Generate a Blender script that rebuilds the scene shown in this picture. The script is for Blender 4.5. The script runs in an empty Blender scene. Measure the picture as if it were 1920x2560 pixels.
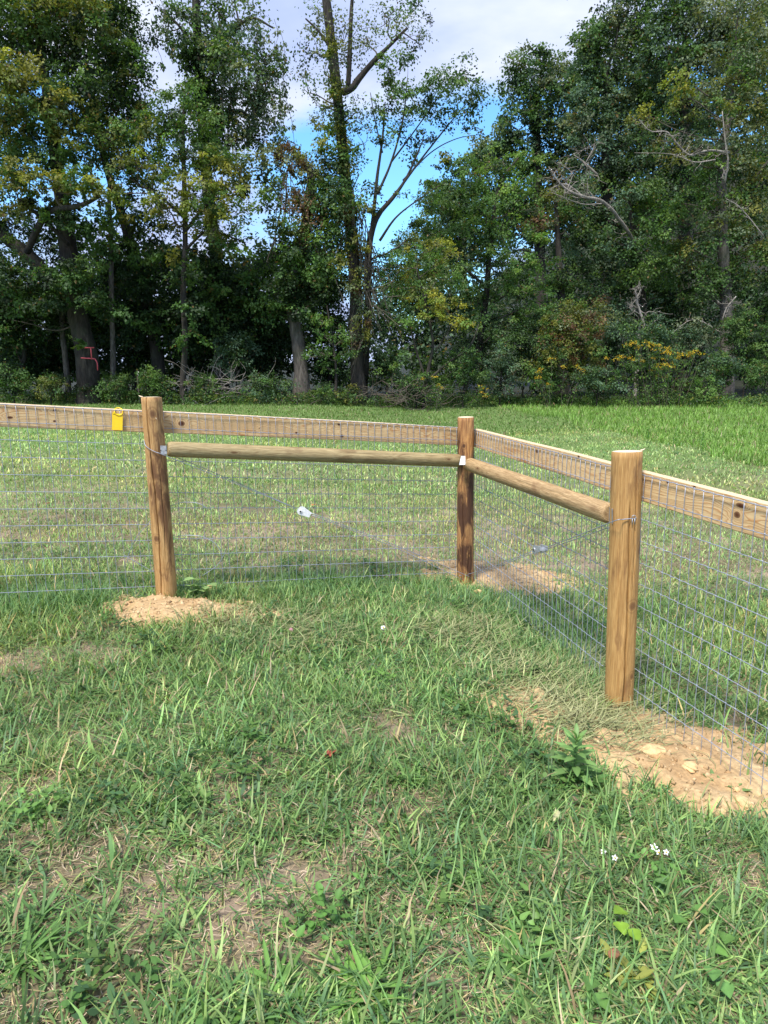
import bpy, math, random
import numpy as np
from mathutils import Vector
random.seed(7)
R = np.random.default_rng(11)
S = bpy.context.scene
PI = math.pi

# ---------------------------------------------------------------- camera
FPX = 1775.0                       # focal length in pixels of the 1920x2560 frame
PITCH, ROLL, CAMZ = math.radians(12.0), math.radians(0.7), 1.6
fwd = np.array([0, math.cos(PITCH), -math.sin(PITCH)])
up0 = np.array([0, math.sin(PITCH), math.cos(PITCH)])
rt0 = np.array([1.0, 0, 0])
rt = math.cos(ROLL)*rt0 - math.sin(ROLL)*up0
up = math.sin(ROLL)*rt0 + math.cos(ROLL)*up0
CO = np.array([0, 0, CAMZ])
cam = bpy.data.cameras.new('camera')
cam.sensor_fit = 'VERTICAL'; cam.sensor_height = 34.6; cam.lens = 34.6*FPX/2560
cam.clip_start = 0.05; cam.clip_end = 6000
camo = bpy.data.objects.new('camera', cam)
S.collection.objects.link(camo)
from mathutils import Matrix
mw = Matrix(((rt[0], up[0], -fwd[0], 0), (rt[1], up[1], -fwd[1], 0), (rt[2], up[2], -fwd[2], CAMZ), (0, 0, 0, 1)))
camo.matrix_world = mw
S.camera = camo

# ---------------------------------------------------------------- sky and sun
SUN_DIR = Vector((-0.34, -0.60, 1.22)).normalized()      # towards the sun: high, from the left and behind the camera
elev = math.asin(SUN_DIR.z); azim = math.atan2(SUN_DIR.x, SUN_DIR.y)
world = bpy.data.worlds.new('World'); S.world = world; world.use_nodes = True
wt = world.node_tree; wt.nodes.clear()
def N(t, kind, **kw):
    n = t.nodes.new(kind)
    for k, v in kw.items():
        if k in ('op', 'operation'): n.operation = v
        elif isinstance(k, str) and hasattr(n, k): setattr(n, k, v)
    return n
def setin(n, **kw):
    for k, v in kw.items(): n.inputs[k.replace('_', ' ')].default_value = v
def math_(t, op, a, b=None, clamp=False):
    n = t.nodes.new('ShaderNodeMath'); n.operation = op; n.use_clamp = clamp
    for i, v in enumerate((a, b)):
        if v is None: continue
        if isinstance(v, (int, float)): n.inputs[i].default_value = v
        else: t.links.new(v, n.inputs[i])
    return n.outputs[0]
def ramp(t, fac, stops, mode='LINEAR'):
    n = t.nodes.new('ShaderNodeValToRGB'); n.color_ramp.interpolation = mode
    e = n.color_ramp.elements
    while len(e) < len(stops): e.new(0.5)
    for i, (p, c) in enumerate(stops):
        e[i].position = p
        e[i].color = (c, c, c, 1) if isinstance(c, (int, float)) else (*c, 1)
    t.links.new(fac, n.inputs[0]); return n.outputs[0]
def mixc(t, fac, a, b, mode='MIX'):
    n = t.nodes.new('ShaderNodeMix'); n.data_type = 'RGBA'; n.blend_type = mode
    if isinstance(fac, (int, float)): n.inputs[0].default_value = fac
    else: t.links.new(fac, n.inputs[0])
    for i, v in ((6, a), (7, b)):
        if isinstance(v, tuple): n.inputs[i].default_value = (*v, 1)
        else: t.links.new(v, n.inputs[i])
    return n.outputs[2]
def noise(t, vec, scale, detail=4, rough=0.55, dist=0.0):
    n = t.nodes.new('ShaderNodeTexNoise')
    n.inputs['Scale'].default_value = scale; n.inputs['Detail'].default_value = detail
    n.inputs['Roughness'].default_value = rough; n.inputs['Distortion'].default_value = dist
    if vec is not None: t.links.new(vec, n.inputs['Vector'])
    return n.outputs['Fac']
def mapping(t, vec, scale=(1, 1, 1), loc=(0, 0, 0), rot=(0, 0, 0)):
    n = t.nodes.new('ShaderNodeMapping'); t.links.new(vec, n.inputs[0])
    n.inputs['Scale'].default_value = scale; n.inputs['Location'].default_value = loc; n.inputs['Rotation'].default_value = rot
    return n.outputs[0]

sky = wt.nodes.new('ShaderNodeTexSky'); sky.sky_type = 'NISHITA'; sky.sun_disc = False
sky.sun_elevation = elev; sky.sun_rotation = azim; sky.air_density = 1.0; sky.dust_density = 0.6; sky.ozone_density = 1.6
tc = wt.nodes.new('ShaderNodeTexCoord')
sv = mapping(wt, tc.outputs['Generated'], scale=(1.0, 1.0, 2.6), loc=(0.55, 0.0, 0.27))
n1 = noise(wt, sv, 2.1, 7, 0.52, 0.35)
sep = wt.nodes.new('ShaderNodeSeparateXYZ'); wt.links.new(tc.outputs['Generated'], sep.inputs[0])
bias = ramp(wt, sep.outputs[2], [(0.0, 0.25), (0.09, 0.18), (0.17, 0.09), (0.235, 0.0), (0.30, 0.08), (0.36, 0.26), (1.0, 0.22)])
dens = math_(wt, 'ADD', n1, bias)
cm = ramp(wt, dens, [(0.52, 0.0), (0.66, 1.0)], 'EASE')
n2 = noise(wt, sv, 4.0, 5, 0.5)
ccol = ramp(wt, n2, [(0.35, (1.2, 1.48, 2.35)), (0.50, (1.45, 1.72, 2.5)), (0.68, (2.15, 2.3, 2.7))])
skyb = mixc(wt, 1.0, sky.outputs[0], (0.36, 0.58, 0.74), 'MULTIPLY')
skyc = mixc(wt, cm, skyb, ccol)
bg = wt.nodes.new('ShaderNodeBackground'); bg.inputs[1].default_value = 0.15
wt.links.new(skyc, bg.inputs[0])
wo = wt.nodes.new('ShaderNodeOutputWorld'); wt.links.new(bg.outputs[0], wo.inputs[0])

sl = bpy.data.lights.new('sun', 'SUN'); sl.energy = 2.1; sl.angle = math.radians(11.0); sl.color = (1.0, 0.95, 0.87)
so = bpy.data.objects.new('sun', sl); S.collection.objects.link(so)
so.rotation_euler = SUN_DIR.to_track_quat('Z', 'Y').to_euler()

S.render.engine = 'CYCLES'
S.view_settings.view_transform = 'Standard'; S.view_settings.look = 'None'
S.view_settings.exposure = 1.58; S.view_settings.gamma = 1.0
S.view_settings.use_curve_mapping = False
S.cycles.use_denoising = True
S.cycles.max_bounces = 6; S.cycles.diffuse_bounces = 3; S.cycles.transmission_bounces = 3
S.cycles.sample_clamp_indirect = 6

# ---------------------------------------------------------------- terrain shape and picture-to-world helpers
def vnoise(x, y, seed=0):
    xi = np.floor(x).astype(np.int64); yi = np.floor(y).astype(np.int64)
    fx = x-xi; fy = y-yi; fx = fx*fx*(3-2*fx); fy = fy*fy*(3-2*fy)
    def h(a, b):
        v = (a*374761393 + b*668265263 + seed*974634777) & 0xffffffff
        v = ((v ^ (v >> 13))*1274126177) & 0xffffffff
        return ((v ^ (v >> 16)) & 0xffff)/65535.0
    return (h(xi, yi)*(1-fx)+h(xi+1, yi)*fx)*(1-fy) + (h(xi, yi+1)*(1-fx)+h(xi+1, yi+1)*fx)*fy
def fbm(x, y, f, seed=0, o=4):
    a = 0; w = 0.5; s = 0
    for i in range(o):
        a = a + w*vnoise(x*f+17.3*i, y*f-9.1*i, seed+i); s += w; w *= .5; f *= 2.03
    return a/s
def ground(x, y):
    x = np.asarray(x, float); y = np.asarray(y, float)
    z = 0.175 - 0.085*2.6*np.tanh(x/2.6) - 0.042*6*np.tanh(y/6)
    z = z + 0.05*(fbm(x, y, 0.7, 3)-.5) + 0.05*(fbm(x, y, 2.2, 5, 3)-.5)*np.clip(1.5-y/14, 0, 1)
    # taller bank of the meadow on the right, hill behind the wood on the right
    z = z + 0.12*sst((x-(1.8+(24-y)*0.15))/2.0)*sst((y-6.5)/4)
    hx = np.clip((x-14)/26, 0, 1.6); hy = np.clip((y-38)/45, 0, 2.2)
    z = z + 11*hx*hy
    return z
def sst(t):
    t = np.clip(t, 0, 1); return t*t*(3-2*t)
SC = 1/0.864
def ray(px, py):
    return fwd + (px*SC-960)/FPX*rt + (1280-py*SC)/FPX*up
def M(px, py, Y):                   # the point seen at px, py (in 1659x2212 units) at distance Y north of the camera
    r = ray(px, py); return CO + r*(Y/r[1])
def G(px, py):                      # the point of the ground seen there
    r = ray(px, py); t = 1.0
    lo, hi = 0.5, 80.0
    for i in range(400):
        t = lo*(hi/lo)**(i/399); p = CO+r*t
        if p[2] <= ground(p[0], p[1]): break
    return np.array([p[0], p[1], float(ground(p[0], p[1]))])

# ---------------------------------------------------------------- mesh helpers
COL = S.collection
def link(o, parent=None):
    COL.objects.link(o)
    if parent is not None: o.parent = parent
    return o
def tag(o, label=None, cat=None, group=None, kind=None):
    if label: o['label'] = label
    if cat: o['category'] = cat
    if group: o['group'] = group
    if kind: o['kind'] = kind
    return o
def empty(name, loc=(0, 0, 0)):
    o = bpy.data.objects.new(name, None); o.empty_display_size = 0.1; link(o); o.location = loc; return o
def woff(o):
    v = np.zeros(3)
    while o is not None: v = v+np.array(o.location); o = o.parent
    return v
def npmesh(name, V, F, C=None, mat=None, parent=None, smooth=False):
    V = np.asarray(V, dtype=np.float32); F = np.asarray(F, dtype=np.int32)
    if parent is not None: V = V - woff(parent).astype(np.float32)
    me = bpy.data.meshes.new(name); k = F.shape[1]
    me.vertices.add(len(V)); me.vertices.foreach_set('co', V.ravel())
    me.loops.add(F.size); me.loops.foreach_set('vertex_index', F.ravel())
    me.polygons.add(len(F)); me.polygons.foreach_set('loop_start', np.arange(0, F.size, k, dtype=np.int32))
    me.polygons.foreach_set('loop_total', np.full(len(F), k, dtype=np.int32))
    if smooth: me.polygons.foreach_set('use_smooth', np.ones(len(F), bool))
    me.update(calc_edges=True)
    if C is not None:
        a = me.color_attributes.new('col', 'FLOAT_COLOR', 'POINT')
        C4 = np.ones((len(V), 4), np.float32); C4[:, :3] = C; a.data.foreach_set('color', C4.ravel())
    if mat: me.materials.append(mat)
    o = bpy.data.objects.new(name, me); link(o, parent); return o
class MB:
    def __init__(s): s.v = []; s.f = []; s.m = []; s.n = 0
    def add(s, v, f, mi=0):
        for q in f: s.f.append(tuple(i+s.n for i in q)); s.m.append(mi)
        s.v.extend([tuple(p) for p in v]); s.n += len(v)
    def tube(s, pts, rad, sides=8, cap=True, mi=0):
        P = [np.array(p, float) for p in pts]; n = len(P)
        if isinstance(rad, (int, float)): rad = [rad]*n
        ref = np.array([0, 0, 1.0]); t0 = P[1]-P[0]
        if abs(t0[2]) > 0.9*np.linalg.norm(t0): ref = np.array([1.0, 0, 0])
        vs = []
        for i, p in enumerate(P):
            t = P[min(i+1, n-1)]-P[max(i-1, 0)]; t = t/(np.linalg.norm(t)+1e-9)
            u = np.cross(ref, t); u /= np.linalg.norm(u)+1e-9; w = np.cross(t, u); ref = w if False else ref
            for k in range(sides):
                a = 2*PI*k/sides; vs.append(p+rad[i]*(math.cos(a)*u+math.sin(a)*w))
        fs = []
        for i in range(n-1):
            for k in range(sides):
                k2 = (k+1) % sides; fs.append((i*sides+k, i*sides+k2, (i+1)*sides+k2, (i+1)*sides+k))
        if cap: fs.append(tuple(range(sides))[::-1]); fs.append(tuple((n-1)*sides+k for k in range(sides)))
        s.add(vs, fs, mi)
    def box(s, c, ax, ay, az, mi=0):      # centre and three half-axes
        c, ax, ay, az = (np.array(q, float) for q in (c, ax, ay, az))
        v = [c+i*ax+j*ay+k*az for i in (-1, 1) for j in (-1, 1) for k in (-1, 1)]
        s.add(v, [(0, 1, 3, 2), (4, 6, 7, 5), (0, 4, 5, 1), (2, 3, 7, 6), (0, 2, 6, 4), (1, 5, 7, 3)], mi)
    def build(s, name, mats, parent=None, smooth=True, origin=None):
        if not isinstance(mats, (list, tuple)): mats = [mats]
        off = np.zeros(3)
        if parent is not None: off = woff(parent)
        if origin is not None: org = np.array(origin, float)-off
        else: org = np.zeros(3)
        me = bpy.data.meshes.new(name)
        me.from_pydata([tuple(np.array(p)-off-org) for p in s.v], [], s.f)
        for m in mats: me.materials.append(m)
        me.polygons.foreach_set('material_index', s.m)
        me.polygons.foreach_set('use_smooth', [smooth and len(f) <= 4 for f in s.f])
        me.update()
        o = bpy.data.objects.new(name, me); link(o, parent); o.location = org; return o

# ---------------------------------------------------------------- materials
def newmat(name):
    m = bpy.data.materials.new(name); m.use_nodes = True; t = m.node_tree
    return m, t, t.nodes['Principled BSDF'], t.nodes['Material Output']
def bump(t, b, h, strength=0.4, dist=0.01):
    n = t.nodes.new('ShaderNodeBump'); n.inputs['Strength'].default_value = strength; n.inputs['Distance'].default_value = dist
    t.links.new(h, n.inputs['Height']); t.links.new(n.outputs[0], b.inputs['Normal'])
def leafmat(name, trans=0.35, rough=0.45, spec=0.4, tmul=(1.5, 1.45, 0.7)):
    m, t, b, out = newmat(name)
    a = t.nodes.new('ShaderNodeAttribute'); a.attribute_name = 'col'
    t.links.new(a.outputs['Color'], b.inputs['Base Color']); b.inputs['Roughness'].default_value = rough
    b.inputs['Specular IOR Level'].default_value = spec
    tr = t.nodes.new('ShaderNodeBsdfTranslucent')
    t.links.new(mixc(t, 1.0, a.outputs['Color'], tmul, 'MULTIPLY'), tr.inputs[0])
    mx = t.nodes.new('ShaderNodeMixShader'); mx.inputs[0].default_value = trans
    t.links.new(b.outputs[0], mx.inputs[1]); t.links.new(tr.outputs[0], mx.inputs[2]); t.links.new(mx.outputs[0], out.inputs[0])
    return m
M_leaf = leafmat('tree_leaf', 0.38, 0.55, 0.3); M_grass = leafmat('grass_blade', 0.32, 0.48, 0.28, (1.3, 1.35, 0.7))
M_straw = leafmat('straw', 0.12, 0.7, 0.2, (1, 1, 1))
def attrmat(name, rough=0.8):
    m, t, b, out = newmat(name); a = t.nodes.new('ShaderNodeAttribute'); a.attribute_name = 'col'
    tc = t.nodes.new('ShaderNodeTexCoord')
    n = noise(t, tc.outputs['Object'], 60, 5, 0.65)
    t.links.new(mixc(t, 1.0, a.outputs['Color'], ramp(t, n, [(0.3, 0.72), (0.7, 1.22)]), 'MULTIPLY'), b.inputs['Base Color'])
    b.inputs['Roughness'].default_value = rough; b.inputs['Specular IOR Level'].default_value = 0.2
    bump(t, b, n, 0.5, 0.01); return m
M_ground = attrmat('ground_thatch'); M_soil = attrmat('sandy_soil', 0.9)
def barkmat(name, c1, c2, c3, sc=9):
    m, t, b, out = newmat(name); tc = t.nodes.new('ShaderNodeTexCoord')
    v = mapping(t, tc.outputs['Object'], scale=(1, 1, 0.22))
    n = noise(t, v, sc, 6, 0.65, 0.6); n2 = noise(t, tc.outputs['Object'], 1.3, 4, 0.6)
    c = ramp(t, n, [(0.32, c1), (0.52, c2), (0.72, c3)])
    c = mixc(t, ramp(t, n2, [(0.5, 0.0), (0.68, 0.55)]), c, (0.045, 0.06, 0.03))
    t.links.new(c, b.inputs['Base Color']); b.inputs['Roughness'].default_value = 0.9
    bump(t, b, n, 0.9, 0.05); return m
M_bark = barkmat('bark', (0.010, 0.008, 0.006), (0.034, 0.028, 0.022), (0.078, 0.068, 0.055))
M_barkpale = barkmat('bark_pale', (0.04, 0.035, 0.03), (0.11, 0.095, 0.08), (0.22, 0.20, 0.17), 12)
M_twig = barkmat('twig_bark', (0.05, 0.04, 0.03), (0.11, 0.09, 0.07), (0.2, 0.17, 0.13), 14)
M_dead = barkmat('dead_wood', (0.14, 0.12, 0.10), (0.30, 0.27, 0.24), (0.46, 0.42, 0.38), 14)

def knots_nodes(t, xy, knots):
    """returns (mask, ring warp) for a list of knots (u, v, ru, rv) on 2-D coordinates xy=(u socket, v socket)"""
    mask = None
    for (ku, kv, ru, rv) in knots:
        du = math_(t, 'DIVIDE', math_(t, 'SUBTRACT', xy[0], ku), ru); dv = math_(t, 'DIVIDE', math_(t, 'SUBTRACT', xy[1], kv), rv)
        d = math_(t, 'SQRT', math_(t, 'ADD', math_(t, 'MULTIPLY', du, du), math_(t, 'MULTIPLY', dv, dv)))
        mask = d if mask is None else math_(t, 'MINIMUM', mask, d)
    return mask
def postmat(name, light, mid, dark, blotch=0.5, knots=(), seed=0.0, horiz=False):
    m, t, b, out = newmat(name); tc = t.nodes.new('ShaderNodeTexCoord'); ob = tc.outputs['Object']
    st = (0.06, 1, 1) if horiz else (1, 1, 0.05)
    ob2 = mapping(t, ob, loc=(seed, seed*1.7, seed*.6))
    fine = noise(t, mapping(t, ob2, scale=st), 210, 6, 0.6, 0.2)
    streak = noise(t, mapping(t, ob2, scale=st), 55, 4, 0.6, 0.5)
    blot = noise(t, mapping(t, ob2, scale=(0.35, 1, 1) if horiz else (1, 1, 0.3)), 11, 5, 0.62, 0.5)
    c = ramp(t, fine, [(0.36, tuple(q*.82 for q in mid)), (0.44, mid), (0.56, light), (0.70, tuple(min(1, q*1.2) for q in light))])
    c = mixc(t, ramp(t, streak, [(0.48, 0.0), (0.62, 0.5)]), c, tuple(q*.8 for q in mid))
    c = mixc(t, ramp(t, blot, [(0.60-.12*min(1, blotch), 0.0), (0.72-.14*min(1, blotch), min(blotch*1.6, 0.9))]), c, dark)
    if knots:
        sp = t.nodes.new('ShaderNodeSeparateXYZ'); t.links.new(ob, sp.inputs[0])
        d = knots_nodes(t, (sp.outputs[0], sp.outputs[2]), knots)
        dn = math_(t, 'ADD', d, math_(t, 'MULTIPLY', math_(t, 'SUBTRACT', blot, 0.5), 0.8))
        c = mixc(t, ramp(t, math_(t, 'MULTIPLY', dn, 0.25), [(0.10, 0.9), (0.20, 0.5), (0.26, 0.0), (0.33, 0.4), (0.42, 0.0)]), c, dark)
    t.links.new(c, b.inputs['Base Color']); b.inputs['Roughness'].default_value = 0.62
    b.inputs['Specular IOR Level'].default_value = 0.3
    bump(t, b, math_(t, 'ADD', fine, streak), 0.5, 0.004); return m
def boardmat(name, knots, seed, tint=1.0):
    m, t, b, out = newmat(name); tc = t.nodes.new('ShaderNodeTexCoord'); ob = tc.outputs['Object']   # x along, z up
    sp = t.nodes.new('ShaderNodeSeparateXYZ'); t.links.new(ob, sp.inputs[0])
    d = knots_nodes(t, (sp.outputs[0], sp.outputs[2]), knots)
    big = noise(t, mapping(t, ob, scale=(0.7, 1, 5), loc=(seed, seed, 0)), 1.6, 3, 0.5, 0.4)
    near = math_(t, 'DIVIDE', 1.0, math_(t, 'ADD', 1.0, math_(t, 'MULTIPLY', d, d)))
    u = math_(t, 'ADD', math_(t, 'MULTIPLY', sp.outputs[2], 55.0), math_(t, 'MULTIPLY', big, 26.0))
    u = math_(t, 'ADD', u, math_(t, 'MULTIPLY', near, 9.0))
    w = math_(t, 'FRACT', u)
    g = ramp(t, w, [(0.0, 0.0), (0.55, 0.25), (0.86, 1.0), (1.0, 0.0)])
    fine = noise(t, mapping(t, ob, scale=(0.04, 1, 1), loc=(seed, 0, 0)), 260, 4, 0.6)
    base = (0.56*tint, 0.40*tint, 0.20*tint); lt = (0.66*tint, 0.50*tint, 0.275*tint); ln = (0.42*tint, 0.21*tint, 0.08*tint)
    c = mixc(t, ramp(t, fine, [(0.3, 0.0), (0.7, 1.0)]), base, lt)
    c = mixc(t, math_(t, 'MULTIPLY', g, ramp(t, noise(t, mapping(t, ob, scale=(.5, 1, 2), loc=(seed*2, 0, 0)), 3, 2), [(0.38, 0.35), (0.58, 1.0)])), c, ln)
    kd = math_(t, 'MULTIPLY', math_(t, 'ADD', d, math_(t, 'MULTIPLY', math_(t, 'SUBTRACT', fine, 0.5), 0.35)), 0.25)
    c = mixc(t, ramp(t, kd, [(0.10, 1.0), (0.25, 0.75), (0.30, 0.0), (0.42, 0.12), (0.5, 0.0)]), c, (0.085, 0.028, 0.012))
    c = mixc(t, ramp(t, noise(t, mapping(t, ob, scale=(.4, 1, 1.5), loc=(seed, 3, 0)), 6, 3), [(0.56, 0.0), (0.72, 0.2)]), c, (0.48, 0.27, 0.10))
    t.links.new(c, b.inputs['Base Color']); b.inputs['Roughness'].default_value = 0.6; b.inputs['Specular IOR Level'].default_value = 0.25
    bump(t, b, math_(t, 'ADD', g, fine), 0.25, 0.003); return m
def simple(name, col, rough=0.5, metal=0.0, var=0.15, sc=40):
    m, t, b, out = newmat(name); tc = t.nodes.new('ShaderNodeTexCoord')
    n = noise(t, tc.outputs['Object'], sc, 4, 0.6)
    t.links.new(mixc(t, 1.0, col, ramp(t, n, [(0.3, 1-var), (0.7, 1+var)]), 'MULTIPLY'), b.inputs['Base Color'])
    b.inputs['Roughness'].default_value = rough; b.inputs['Metallic'].default_value = metal
    bump(t, b, n, 0.15, 0.002); return m
M_cut = simple('fresh_cut_wood', (0.72, 0.6, 0.42), 0.7, 0, 0.12, 90)
M_wire = simple('galvanised_wire', (0.33, 0.36, 0.43), 0.45, 0.4, 0.2, 30)
M_zinc = simple('zinc_plate', (0.40, 0.42, 0.44), 0.5, 0.5, 0.3, 60); M_zinclight = simple('bright_zinc', (0.72, 0.74, 0.76), 0.5, 0.25, 0.2, 60)
M_blue = simple('blue_crimp', (0.25, 0.33, 0.5), 0.4, 0.6)
M_black = simple('dark_slot', (0.03, 0.03, 0.03), 0.6)
M_yellow = simple('yellow_plastic', (0.85, 0.58, 0.01), 0.4, 0, 0.06)
M_pink = simple('pink_paint', (0.75, 0.12, 0.14), 0.6)
M_white = simple('white_petal', (0.82, 0.82, 0.84), 0.5, 0, 0.05)
M_gold = simple('yellow_centre', (0.75, 0.45, 0.03), 0.6)
M_rust = simple('red_brown_leaf', (0.26, 0.06, 0.03), 0.6, 0, 0.5, 60)
M_clay = simple('tan_clay', (0.58, 0.40, 0.20), 0.95, 0, 0.25, 50)

# ================================================================ GROUND
def gridmesh(name, xs, ys, zf, cf, mat, parent=None):
    X, Y = np.meshgrid(xs, ys); Z = zf(X, Y)
    V = np.stack([X, Y, Z], -1).reshape(-1, 3); nx, ny = len(xs), len(ys)
    i = np.arange(nx-1)[None, :]+nx*np.arange(ny-1)[:, None]; i = i.ravel()
    F = np.stack([i, i+1, i+nx+1, i+nx], 1)
    return npmesh(name, V, F, cf(X, Y).reshape(-1, 3), mat, parent, True)
def lerp(a, b, t): return a*(1-t)+b*t
def gcol(X, Y):
    n = fbm(X, Y, 3.0, 9)[..., None]; n2 = fbm(X, Y, 14., 12)[..., None]
    c = lerp(np.array([0.09, 0.085, 0.04]), np.array([0.24, 0.19, 0.125]), np.clip(n*0.6+n2*0.9-0.25, 0, 1)); c = lerp(c, np.array([.30, .225, .165])*(.6+.8*n2), np.clip((fbm(X, Y, 2.3, 19)[..., None]-.52)*6, 0, .8))
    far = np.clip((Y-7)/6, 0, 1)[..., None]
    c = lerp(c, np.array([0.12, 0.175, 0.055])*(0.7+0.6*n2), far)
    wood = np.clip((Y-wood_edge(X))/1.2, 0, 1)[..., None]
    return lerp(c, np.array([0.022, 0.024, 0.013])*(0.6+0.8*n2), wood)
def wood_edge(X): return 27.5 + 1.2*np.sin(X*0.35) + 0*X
xs = np.concatenate([-np.geomspace(900, 6.2, 60), np.arange(-6, 6.01, 0.085), np.geomspace(6.2, 900, 60)])
ys = np.concatenate([[-60, -20, -6, -2, 0], np.arange(0.6, 9, 0.085), np.geomspace(9.1, 2500, 150)])
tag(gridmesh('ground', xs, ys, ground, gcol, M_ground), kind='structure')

# dirt mounds heaped round the posts -------------------------------------------------
MOUNDS = [  # outline centre px, py, half sizes in metres (x, y), height, rotation, label
    (388, 1318, 0.60, 0.27, 0.028, 0.0, 'sandy dirt heaped round the foot of the left post with the cut wire loop'),
    (1072, 1252, 0.66, 0.46, 0.028, -0.2, 'pale tan dirt spilled behind the mesh beside the dark corner post'),
    (1450, 1635, 0.92, 0.42, 0.032, -0.80, 'orange tan dirt along the mesh bottom right of the thick front post')]
MD = []
for px, py, ax, ay, h, r, lab in MOUNDS:
    c = G(px, py); MD.append((c[0], c[1], ax, ay, h, r))
def mound_d(x, y, m, wob=1.0):
    cx, cy, ax, ay, h, r = m; dx = x-cx; dy = y-cy
    u = (dx*math.cos(r)+dy*math.sin(r))/ax; v = (-dx*math.sin(r)+dy*math.cos(r))/ay
    return np.sqrt(u*u+v*v) + wob*(fbm(x, y, 6.0, 31, 5)-.5)
def soilmask(x, y, a=0.55, b=1.05):
    d = np.minimum.reduce([mound_d(x, y, m) for m in MD]); return 1-sst((d-a)/(b-a))
for m, (px, py, ax, ay, h, r, lab) in zip(MD, MOUNDS):
    L = max(ax, ay)*1.35
    def zf(X, Y, m=m):
        d = mound_d(X, Y, m); k = np.clip(1.15-d, -0.2, 1)
        return ground(X, Y) + m[4]*sst(k*1.3) + 0.018*np.minimum(k*4, 0) + 0.046*np.clip(k*3, 0, 1)*(fbm(X, Y, 15., 41, 6)-.45) + 0.006*np.clip(k*3, 0, 1)*(vnoise(X*120, Y*120, 3)-.5)
    def cf(X, Y, m=m):
        n = fbm(X, Y, 9., 44)[..., None]; n2 = fbm(X, Y, 60., 45, 2)[..., None]
        c = lerp(np.array([0.38, 0.245, 0.12]), np.array([0.53, 0.385, 0.21]), np.clip(n*1.8-.4, 0, 1))*(0.75+0.5*n2)
        return c
    cx, cy = m[0], m[1]
    e = empty('dirt_mound', (cx, cy, float(ground(cx, cy)))); tag(e, lab, 'dirt mound', 'dirt mounds at the fence posts')
    gridmesh('dirt_surface', np.arange(cx-L, cx+L, 0.0145), np.arange(cy-L, cy+L, 0.0145), zf, cf, M_soil, e)
    # crumbs lying on it
    n = 3200; X = cx+R.uniform(-L, L, n*3); Y = cy+R.uniform(-L, L, n*3); d = mound_d(X, Y, m)
    keep = R.random(n*3) < np.clip((1.12-d)*1.6, 0.0, 0.8); X, Y = X[keep][:n], Y[keep][:n]; n = len(X)
    Z = zf(X, Y); s = 0.0022+0.016*R.random(n)**4.2
    oc = np.array([[1, 0, 0], [-1, 0, 0], [0, 1, 0], [0, -1, 0], [0, 0, .8], [0, 0, -.8]]); of = np.array([[0, 2, 4], [2, 1, 4], [1, 3, 4], [3, 0, 4], [2, 0, 5], [1, 2, 5], [3, 1, 5], [0, 3, 5]])
    V = np.stack([X, Y, Z], 1)[:, None]+oc[None]*s[:, None, None]*R.uniform(.55, 1.35, (n, 6, 3))
    F = (of[None]+6*np.arange(n)[:, None, None]).reshape(-1, 3)
    C = np.repeat(lerp(np.array([0.34, 0.21, 0.10]), np.array([0.57, 0.43, 0.25]), R.random((n, 1))), 6, 0)
    tag(npmesh('dirt_crumbs', V.reshape(-1, 3), F, C, M_soil, e), kind='stuff')

# ================================================================ GRASS
def ribbons(base, az, L, W, lean, curl, nseg, col, prof=None, wind=0.0, clampz=True, tipcol=None):
    n = len(base); pos = base.copy(); V = np.zeros((n, nseg+1, 2, 3)); 
    for k in range(nseg+1):
        t = k/nseg
        if k:
            ph = lean+curl*(t-0.5/nseg); st = (L/nseg)
            a = az + wind*t
            pos = pos + np.stack([np.sin(ph)*np.cos(a), np.sin(ph)*np.sin(a), np.cos(ph)], 1)*st[:, None]
            if clampz:
                gz = ground(pos[:, 0], pos[:, 1])+0.004; pos[:, 2] = np.maximum(pos[:, 2], gz + 0.01*(1-t))
        w = (prof(t) if prof else (0.75+0.6*t if t < .35 else (1-t)**0.7*1.25+0.03))*0.5*W
        a = az + wind*t
        wv = np.stack([-np.sin(a), np.cos(a), np.zeros(n)], 1)*w[:, None]
        V[:, k, 0] = pos-wv; V[:, k, 1] = pos+wv
    b0 = np.arange(n)*(2*(nseg+1)); i = (b0[:, None]+2*np.arange(nseg)[None, :]).ravel(); j = i
    if prof is None:            # the blade ends in a single triangle
        V[:, nseg, 0] = V[:, nseg, 1] = pos; j = (b0[:, None]+2*np.arange(nseg-1)[None, :]).ravel()
    F = np.concatenate([np.stack([i, i+1, i+2], 1), np.stack([j+1, j+3, j+2], 1)]).astype(np.int64)
    tt = np.linspace(0, 1, nseg+1)[None, :, None, None]
    C = col[:, None, None, :]*np.ones((1, nseg+1, 2, 1))
    if tipcol is not None: C = C*(1-tt**2)+tipcol[:, None, None, :]*tt**2
    return V.reshape(-1, 3), F, C.reshape(-1, 3)
class Acc:
    def __init__(s): s.V = []; s.F = []; s.C = []; s.n = 0
    def add(s, V, F, C): s.V.append(V); s.F.append(F+s.n); s.C.append(C); s.n += len(V)
    def build(s, name, mat, parent=None, smooth=False): return npmesh(name, np.concatenate(s.V), np.concatenate(s.F), np.concatenate(s.C), mat, parent, smooth)
GREENS = np.array([[0.090, 0.180, 0.060], [0.145, 0.255, 0.088], [0.220, 0.325, 0.115], [0.105, 0.200, 0.095], [0.310, 0.370, 0.175]])
STRAW = np.array([[0.36, 0.29, 0.19], [0.46, 0.38, 0.27], [0.27, 0.20, 0.12], [0.40, 0.33, 0.16]])
def pick(P, n, p=None): return P[R.choice(len(P), n, p=p)]*R.uniform(0.72, 1.3, (n, 1))
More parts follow.
